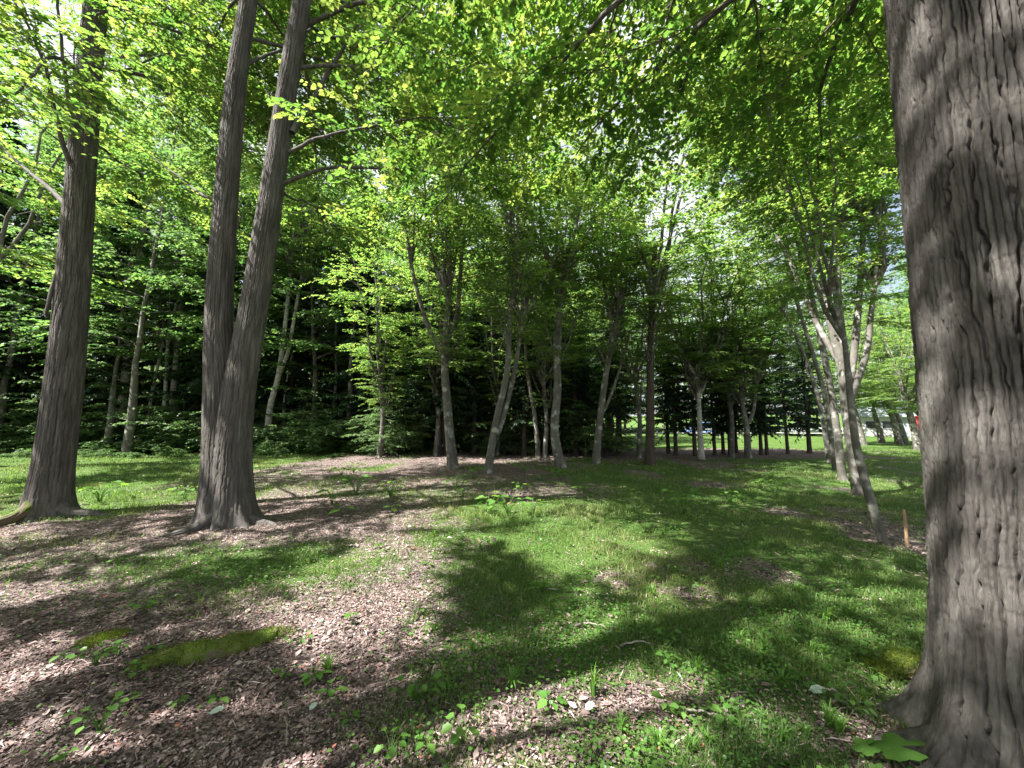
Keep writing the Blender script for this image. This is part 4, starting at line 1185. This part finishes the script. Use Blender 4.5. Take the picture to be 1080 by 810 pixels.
# mossy ridge and mossy hump
def mound(name, label, cat, pts, rad, hgt, seed, mat='moss'):
    """a low rounded body following pts on the ground"""
    P = spline(np.asarray(pts, float), 60)
    base = P[30].copy(); base[2] = gz(base[0], base[1])
    w = rad * (np.sin(np.linspace(0.12, math.pi - 0.12, 60))) ** 0.6
    na = 36
    T, A, B = frames(P)
    nrm = unit(np.stack([-T[:, 1], T[:, 0], np.zeros(60)], -1))
    th = np.arange(na) / na * 2 * math.pi
    V = P[:, None, :] + (w[:, None] * np.cos(th)[None])[:, :, None] * nrm[:, None, :]
    V[:, :, 2] = ground_z(V[:, :, 0], V[:, :, 1]) + (w / rad)[:, None] * hgt * np.sin(th)[None]
    nz = fbm(V[:, :, 0] * 14, V[:, :, 1] * 14, V[:, :, 2] * 14, seed, 4) - 0.5
    V[:, :, 2] += nz * 0.5 * hgt * (np.sin(th)[None] > -0.2)
    V[:, :, :2] += nz[:, :, None] * 1.3 * rad
    mb = MB(); mb.add((V - base).reshape(-1, 3), grid_faces(60, na))
    c = np.vstack([V[0] - base, V[-1] - base])
    o = mb.build(name, M[mat])
    o.location = tuple(base)
    tag(o, label, cat)
    # short moss fronds standing on it
    rng = np.random.default_rng(seed)
    q = (V[:, :na // 2] - base).reshape(-1, 3)
    q = q[rng.integers(0, len(q), 2600)] + rng.normal(0, 0.022, (2600, 3)) * (1, 1, 0.2)
    a = rng.uniform(0, 6.283, 2600)
    fb = MB()
    add_leaves(fb, q, np.stack([np.cos(a) * 0.6, np.sin(a) * 0.6, np.full(2600, 0.8)], -1), np.stack([np.cos(a + 1.5), np.sin(a + 1.5), rng.normal(0, .3, 2600)], -1), rng.uniform(0.008, 0.02, 2600), np.clip(rng.normal(0.5, 0.25, 2600), 0, 1), 0.5)
    fb.build('moss_fronds', M['moss_leaf'], o)
    return o


M['moss_leaf'] = leaf_mat('moss_leaf', [(0, (0.045, 0.075, 0.012)), (1, (0.17, 0.21, 0.03))], [(0, (0.14, 0.22, 0.02)), (1, (0.30, 0.38, 0.04))], 0.25)
mound('mossy_ridge', 'long low ridge covered in bright green moss in the left litter', 'moss', [on_ground(138, 707), on_ground(180, 696), on_ground(225, 690), on_ground(262, 680), on_ground(305, 668)], 0.085, 0.085, 3)
mound('mossy_patch', 'short mossy hump just above the long mossy ridge', 'moss', [on_ground(85, 680), on_ground(105, 676), on_ground(130, 670)], 0.06, 0.02, 4)
mound('mossy_hump', 'dark moss hump against the left foot of the huge trunk', 'moss', [on_ground(925, 716), on_ground(942, 708), on_ground(968, 700)], 0.09, 0.085, 6)


# pale fallen leaves lying face down, and sticks
def fallen_leaf(px, py, size, rz, label, group=None, tilt=0.15):
    g = on_ground(px, py)
    V = np.array([[0, 0, 0], [0.25, -0.26, 0.03], [0.6, -0.30, 0.07], [0.85, -0.16, 0.05], [1, 0, -0.02], [0.85, 0.16, 0.06], [0.6, 0.30, 0.09], [0.25, 0.26, 0.05], [0.3, 0, -0.02], [0.62, 0, -0.01]]) * size
    V[:, 0] -= 0.5 * size
    mb = MB(); mb.add(V, [[0, 1, 2, 8], [8, 2, 3, 9], [9, 3, 4, 4], [0, 8, 6, 7], [8, 9, 5, 6], [9, 4, 4, 5]][:2] + [[0, 8, 6, 7], [8, 9, 5, 6]] + [[9, 3, 4, 5]])
    o = mb.build('fallen_leaf', M['pale_leaf'])
    o.location = (g[0], g[1], g[2] + 0.035); o.rotation_euler = (tilt, -tilt, rz)
    return tag(o, label, 'leaf', group)


M['pale_leaf'] = plain_mat('pale_leaf', (0.24, 0.32, 0.25), (0.36, 0.43, 0.36), 30, 0.6, 0.1)
fallen_leaf(622, 752, 0.058, 0.2, 'pale grey green fallen leaf lying on the weeds at the bottom', None, 0.4)
fallen_leaf(717, 720, 0.055, 2.0, 'small whitish fallen leaf in the middle of the right grass', None, 0.5)
fallen_leaf(863, 735, 0.085, -0.5, 'pale fallen leaf beside the sticks near the huge trunk', None, 0.3)
fallen_leaf(228, 757, 0.07, 0.3, 'whitish curled leaf on the sunlit litter at lower left')
fallen_leaf(330, 752, 0.05, 1.3, 'small pale leaf on the pinkish litter left of the bottom centre')


def stick(pts, r, label, group=None):
    P = spline(np.array([on_ground(*p_) + (0, 0, 0.02 + 0.015 * (i % 2)) for i, p_ in enumerate(pts)]), 16)
    base = P[0].copy()
    P[1:-1] += np.random.default_rng(int(pts[0][0])).normal(0, 0.004, (14, 3))
    mb = MB(); tube(mb, P - base, r * (1 - 0.6 * np.linspace(0, 1, 16)), 7)
    o = mb.build('stick', M['stick']); o.location = tuple(base)
    return tag(o, label, 'stick', group)


M['stick'] = plain_mat('stick', (0.13, 0.11, 0.09), (0.28, 0.25, 0.21), 20, 0.85, 0.3)
stick([(866, 730), (880, 736), (900, 746)], 0.008, 'upper pale stick lying near the foot of the huge trunk')
stick([(882, 741), (893, 750), (906, 762)], 0.008, 'pale stick crossing toward the foot of the huge trunk')
stick([(868, 756), (880, 764), (892, 772)], 0.010, 'thick pale stick below the crossing stick at the huge trunk')
stick([(654, 684), (675, 682), (700, 684), (714, 680)], 0.007, 'thin grey twig lying across the grass right of centre')
stick([(722, 752), (745, 759), (765, 762)], 0.007, 'dark curved twig in the grass at lower right')
stick([(606, 664), (620, 662), (640, 665)], 0.008, 'reddish brown twig on the bare spot of the grass')
stick([(303, 790), (302, 775), (301, 762)], 0.005, 'fine pale twig pointing up the picture in the pink litter')

# wooden stake
g = on_ground(957, 577)
t = thing('wooden_stake', 'thin weathered brown stake in the grass left of the huge trunk', 'stake', g)
mb = MB(); V, f = bark_tube(np.array([[0, 0, -0.1], [0.004, 0, 0.25], [0.0, 0, 0.44]]), [0.017, 0.0165, 0.016], 10, 40, 0.004, 0.02, 5)
mb.add(V, f); mb.build('post', M['wood'], t)
mb = MB(); tube(mb, np.array([[0, 0, 0.425], [0, 0, 0.443], [0.0, 0, 0.452]]), [0.0165, 0.014, 0.001], 10)
mb.build('stake_tip', M['wood'], t)


# ------------------------------------------------------------------ undergrowth at the edge of the wood
def shrub_module(seed, H=1.7, rad=1.1, leaf=0.12, ns=11, mat='leaf_dark'):
    c = Crown(seed)
    rng = c.rng
    for k in range(ns):
        a = rng.uniform(0, 6.283); inc = rng.uniform(0.1, 0.9)
        P = c.curve((rng.normal(0, .1), rng.normal(0, .1), -0.05), (math.cos(a) * inc, math.sin(a) * inc, 1), H * rng.uniform(0.5, 1.05), 7, 0, 0.15, 0.1)
        tube(c.wood, P, 0.014 * (1 - 0.8 * np.linspace(0, 1, 7)), 4)
        for j in range(6):
            b = P[int(rng.integers(1, 7))]
            a2 = rng.uniform(0, 6.283)
            S = c.curve(b, (math.cos(a2), math.sin(a2), 0.3), rng.uniform(0.3, 0.8) * rad, 5, 0.05, 0.3, 0.1)
            c.spray(S, 0.1, 0.11, (0.2, 0.45), leaf, 5, 0.4, 0.2, wood=False)
            tube(c.wood, S, 0.006 * (1 - 0.8 * np.linspace(0, 1, 5)), 3)
    return c.wood.mesh('stems', M['twig']), c.leaf.mesh('foliage', M[mat])


SHRUB = [shrub_module(41), shrub_module(42, 1.2, 1.2, 0.14), shrub_module(43, 2.3, 1.2, 0.11, 12)]
LIGHT2 = shrub_module(45, 3.6, 2.2, 0.105, 16, 'leaf_sapling')
LIGHT = shrub_module(44, 1.9, 1.5, 0.12, 9, 'leaf_sapling')


def shrub(x, y, mod, s, label, group=None, name='shrub', cat='shrub'):
    t = thing(name, label, cat, (x, y, gz(x, y)), group, x * 1.7, s)
    link('stems', mod[0], t); link('foliage', mod[1], t)


g = on_ground(343, 478)
shrub(g[0], g[1], LIGHT, 1.25, 'spreading light green sapling with layered leaves right of the curved birch', None, 'sapling', 'sapling')
g = on_ground(405, 476)
shrub(g[0], g[1], SHRUB[1], 1.0, 'low dark bush between the layered sapling and the three limbed tree')
rngu = np.random.default_rng(66)
for i in range(34):
    x = -29 + i * 0.72 + rngu.uniform(-0.3, 0.3)
    y = 18.6 + rngu.uniform(-0.6, 1.6) + max(0, x + 10) * 0.22
    shrub(x, y, SHRUB[i % 3], rngu.uniform(0.8, 1.35), 'dark leafy bush in the undergrowth along the edge of the left wood', 'undergrowth bushes of the left wood')
for i in range(52):
    x = -27 + (i % 26) * 1.0 - (i // 26) * 2 + rngu.uniform(-0.3, 0.3)
    y = 22.5 + (i // 26) * 4.5 + rngu.uniform(-1, 2.5) + max(0, x + 10) * 0.2
    shrub(x, y, SHRUB[(i + 1) % 3], rngu.uniform(1.1, 1.9), 'dark leafy bush deeper in the left wood', 'bushes deeper in the left wood')

rngv = np.random.default_rng(123)
for i in range(22):
    x = -24 + i * 0.98 + rngv.uniform(-0.5, 0.5)
    y = 19.6 + rngv.uniform(-0.8, 3.0) + max(0, x + 10) * 0.2
    shrub(x, y, LIGHT2, rngv.uniform(0.7, 1.35), 'layered leafy sapling in the undergrowth of the wood', 'saplings in the undergrowth of the wood', 'sapling', 'sapling')
for i in range(12):
    x = -22 + i * 1.75 + rngv.uniform(-0.6, 0.6)
    y = rngv.uniform(20, 26) + max(0, x + 6) * 0.5
    r = rngv.uniform(0.06, 0.11)
    b = np.array([x, y, gz(x, y)])
    slim_tree('birch_tree', 'thin pale trunked tree deep among the dark trees of the wood', [([b, b + (rngv.normal(0, .15), 0, 3), b + (rngv.normal(0, .3), 0, 6.5), b + (rngv.normal(0, .4), 0, 9)], [r, r * .85, r * .7, r * .4])],
              [(0, 0.6, MAPLE[i % 4], i * 1.1, 0.75)], 1200 + i * 4, 'bark_birch', group='thin pale trees in the wood')


# ------------------------------------------------------------------ beyond the meadow: rail fence, cars, hut, red box
def box(mb, x0, x1, y0, y1, z0, z1, taper=0.0):
    t = taper
    V = [[x0, y0, z0], [x1, y0, z0], [x1, y1, z0], [x0, y1, z0], [x0 + t, y0 + t, z1], [x1 - t, y0 + t, z1], [x1 - t, y1 - t, z1], [x0 + t, y1 - t, z1]]
    mb.add(V, [[3, 2, 1, 0], [4, 5, 6, 7], [0, 1, 5, 4], [1, 2, 6, 5], [2, 3, 7, 6], [3, 0, 4, 7]])


M['white'] = plain_mat('white', (0.34, 0.335, 0.32), (0.50, 0.49, 0.47), 6, 0.6)
M['roof'] = plain_mat('roof', (0.20, 0.22, 0.25), (0.30, 0.33, 0.36), 8, 0.6)
M['glass'] = plain_mat('glass', (0.015, 0.018, 0.02), (0.03, 0.035, 0.04), 3, 0.1)
M['red'] = plain_mat('red', (0.34, 0.03, 0.03), (0.44, 0.05, 0.045), 4, 0.5)
M['tyre'] = plain_mat('tyre', (0.015, 0.015, 0.015), (0.03, 0.03, 0.03), 20, 0.9)
M['rim'] = plain_mat('rim', (0.45, 0.45, 0.46), (0.55, 0.55, 0.56), 10, 0.35, 0.0, 0.8)
M['blue_paint'] = plain_mat('blue_paint', (0.10, 0.16, 0.34), (0.12, 0.19, 0.38), 2, 0.25)
M['silver_paint'] = plain_mat('silver_paint', (0.34, 0.37, 0.41), (0.40, 0.43, 0.47), 2, 0.25)

fx0, fx1, fy = 6.0, 34.0, 36.0
t = thing('rail_fence', 'low white rail fence along the far side of the bright meadow', 'fence', (fx0, fy, gz(fx0, fy)))
zb = gz(fx0, fy)
for i in range(15):
    x = fx0 + 2 * i
    z = gz(x, fy) - zb
    mb = MB(); box(mb, x - fx0 - 0.06, x - fx0 + 0.06, -0.06, 0.06, z - 0.2, z + 0.98, 0.005)
    mb.build('post', M['white'], t, False)
for h in (0.45, 0.82):
    xs = np.linspace(0, fx1 - fx0, 29)
    P = np.stack([xs, np.full(29, -0.085), np.array([gz(fx0 + v, fy) for v in xs]) - zb + h], -1)
    mb = MB(); tube(mb, P, 0.05, 6); mb.build('rail', M['white'], t)


def car(x, y, rz, paint, label):
    root = thing('parked_car', label, 'car', (x, y, gz(x, y)), None, rz)
    prof = np.array([[-2.05, 0.32], [-2.12, 0.62], [-1.95, 0.86], [-1.0, 0.95], [-0.35, 0.98], [1.25, 0.98], [1.98, 0.93], [2.08, 0.6], [2.02, 0.32]])
    ys = np.array([-0.84, -0.78, 0, 0.78, 0.84]); sc_ = np.array([0.94, 1, 1.02, 1, 0.94])
    V = np.stack([np.stack([prof[:, 0] * k, np.full(len(prof), yy), 0.32 + (prof[:, 1] - 0.32) * k], -1) for yy, k in zip(ys, sc_)])
    n = len(prof)
    mb = MB()
    f = [[i * n + j, i * n + (j + 1) % n, (i + 1) * n + (j + 1) % n, (i + 1) * n + j] for i in range(4) for j in range(n)]
    f += [[o + 0, o + 1, o + 2, o + 8] for o in (0, 4 * n)] + [[o + 2, o + 3, o + 7, o + 8] for o in (0, 4 * n)] + [[o + 3, o + 4, o + 6, o + 7] for o in (0, 4 * n)] + [[o + 4, o + 5, o + 6, o + 6] for o in ()]
    mb.add(V.reshape(-1, 3), f)
    mb.build('body', M[paint], root)
    cab = np.array([[-0.95, 0.95], [-0.25, 1.42], [0.95, 1.46], [1.75, 0.95]])
    V = np.array([[px, yy * (1 if pz < 1 else 0.84), pz] for yy in (-0.74, 0.74) for px, pz in cab])
    mb = MB(); mb.add(V, [[0, 1, 5, 4], [1, 2, 6, 5], [2, 3, 7, 6], [0, 3, 2, 1], [4, 5, 6, 7]])
    mb.build('window', M['glass'], root, False)
    mb = MB(); box(mb, -0.27, 0.97, -0.66, 0.66, 1.425, 1.50, 0.05); mb.build('roof', M[paint], root, False)
    for wx in (-1.3, 1.28):
        for wy in (-0.76, 0.76):
            th = np.linspace(0, 2 * math.pi, 21)[:-1]
            mb = MB()
            pr = [(0.20, -0.10), (0.32, -0.09), (0.33, 0), (0.32, 0.09), (0.20, 0.10)]
            W = np.array([[[wx + r_ * math.cos(a_), wy + q_, 0.33 + r_ * math.sin(a_)] for a_ in th] for r_, q_ in pr])
            mb.add(W.reshape(-1, 3), grid_faces(5, 20)); w_ = mb.build('wheel', M['tyre'], root)
            mb = MB()
            sg = 1 if wy > 0 else -1
            W = np.array([[[wx + r_ * math.cos(a_), wy + sg * q_, 0.33 + r_ * math.sin(a_)] for a_ in th] for r_, q_ in [(0.20, 0.085), (0.12, 0.07), (0.01, 0.08)]])
            mb.add(W.reshape(-1, 3), grid_faces(3, 20)); mb.build('rim', M['rim'], w_)
    return root


car(21.0, 40.5, 0.1, 'blue_paint', 'blue car parked beyond the white rail fence behind the conifers')
car(32.5, 41.0, 3.2, 'silver_paint', 'silver grey car parked beyond the meadow left of the leaning clump')

hx, hy = 39.5, 40.0
t = thing('small_hut', 'small white walled hut with grey roof among the far right trees', 'hut', (hx, hy, gz(hx, hy)), None, -0.5)
mb = MB(); box(mb, -2, 2, -1.5, 1.5, -0.2, 2.1); mb.build('wall', M['white'], t, False)
mb = MB()
V = [[-2.3, -1.9, 2.05], [2.3, -1.9, 2.05], [2.3, 0, 3.0], [-2.3, 0, 3.0], [2.3, 1.9, 2.05], [-2.3, 1.9, 2.05], [-2.3, -1.9, 2.17], [2.3, -1.9, 2.17], [2.3, 0, 3.12], [-2.3, 0, 3.12], [2.3, 1.9, 2.17], [-2.3, 1.9, 2.17]]
mb.add(V, [[0, 1, 2, 3], [3, 2, 4, 5], [6, 9, 8, 7], [9, 11, 10, 8], [0, 6, 7, 1], [5, 4, 10, 11], [0, 3, 9, 6], [3, 5, 11, 9], [1, 7, 8, 2], [2, 8, 10, 4]])
mb.build('roof', M['roof'], t, False)
for wx in (-1.1, 0.2):
    mb = MB(); box(mb, wx - 0.4, wx + 0.4, -1.52, -1.47, 0.9, 1.6); w_ = mb.build('window', M['glass'], t, False)
    mb = MB()
    for a_ in ((wx - 0.47, wx - 0.4, 0.83, 1.67), (wx + 0.4, wx + 0.47, 0.83, 1.67), (wx - 0.4, wx + 0.4, 0.83, 0.9), (wx - 0.4, wx + 0.4, 1.6, 1.67)):
        box(mb, a_[0], a_[1], -1.545, -1.47, a_[2], a_[3])
    mb.build('frame', M['roof'], w_, False)
mb = MB(); box(mb, 1.0, 1.75, -1.53, -1.47, -0.1, 1.85); mb.build('door', M['roof'], t, False)

rx, ry = 33.0, 30.0
t = thing('red_box', 'upright red box on a white base at the far lawn beside the huge trunk', 'box', (rx, ry, gz(rx, ry)), None, -0.4)
mb = MB(); box(mb, -0.6, 0.6, -0.45, 0.45, -0.1, 0.3, 0.02); mb.build('base', M['white'], t, False)
mb = MB(); box(mb, -0.5, 0.5, -0.38, 0.38, 0.3, 1.9, 0.02); mb.build('case', M['red'], t, False)
mb = MB(); box(mb, -0.54, 0.54, -0.42, 0.42, 1.9, 1.98, 0.01); mb.build('lid', M['red'], t, False)
mb = MB(); box(mb, -0.36, 0.36, -0.395, -0.36, 0.6, 1.7, 0.004); mb.build('panel', M['red'], t, False)

for i in range(46):                                     # low growth that breaks the edge of the wood
    x = -26 + i * 0.55 + rngv.uniform(-0.3, 0.3)
    y = 16.6 + rngv.uniform(-1.2, 1.6) + max(0, x + 10) * 0.18
    shrub(x, y, SHRUB[i % 3], rngv.uniform(0.18, 0.5), 'low leafy plant at the ragged edge of the left wood', 'low plants at the edge of the wood', 'low_plant', 'plant')

# leafy growth that fills in behind the middle trees
for i in range(14):
    x = -6.5 + i * 0.85 + rngv.uniform(-0.4, 0.4)
    y = rngv.uniform(16.5, 21)
    shrub(x, y, LIGHT2, rngv.uniform(0.55, 1.1), 'layered leafy sapling under the conifers behind the middle trees', 'saplings under the conifers', 'sapling', 'sapling')
for i, (lab, x, y, s_) in enumerate([
    ('leafy maple just behind the three limbed pale tree with low green sprays', -3.4, 16.6, 1.0), ('leafy maple behind the two crossing stems with foliage down to head height', -0.7, 17.4, 0.95),
    ('leafy maple behind the bent mottled tree, partly hidden by its trunk', 1.4, 16.2, 0.9), ('bright leafy maple between the dark straight trunk and the white trunked tree', 5.4, 16.0, 0.95),
    ('bright leafy maple right of the Y shaped tree before the meadow', 9.6, 16.4, 0.9), ('leafy maple between the thin white birch and the three limbed tree', -5.6, 15.8, 0.95)]):
    b = np.array([x, y, gz(x, y)])
    slim_tree('maple_tree', lab, [([b, b + (0.1, 0, 1.6), b + (0.0, 0, 3.2), b + (0.15, 0, 5.0)], [0.10, 0.085, 0.07, 0.05])], [(0, 0.62, MAPLE[i % 4], i * 1.4, s_), (0, 0.42, MAPLE[(i + 1) % 4], i * 0.9, 0.45)], 1400 + i * 3)

for i, (x, y) in enumerate([(-13.5, 17.5), (-17.5, 17.0), (-11.0, 20.5), (-22.0, 18.0), (-8.6, 19.5)]):
    t = thing('forest_tree', 'tall broadleaf tree in the shaded wood on the left slope', 'tree', (x, y, gz(x, y)), 'broadleaf trees of the left wood')
    mb = MB(); stem_tube(mb, [(0, 0, -0.2), (0.08, 0, 2.2), (0, 0, 4.4)], [0.18, 0.15, 0.11], 1500 + i, 12, 40, 0.012, 0.06, (0.4, 0.15, 4, 0))
    mb.build('trunk', M['bark_far'], t)
    put_crown(t, (0, 0, 4.2), TALL[i % 3], i * 1.9, 1.0)
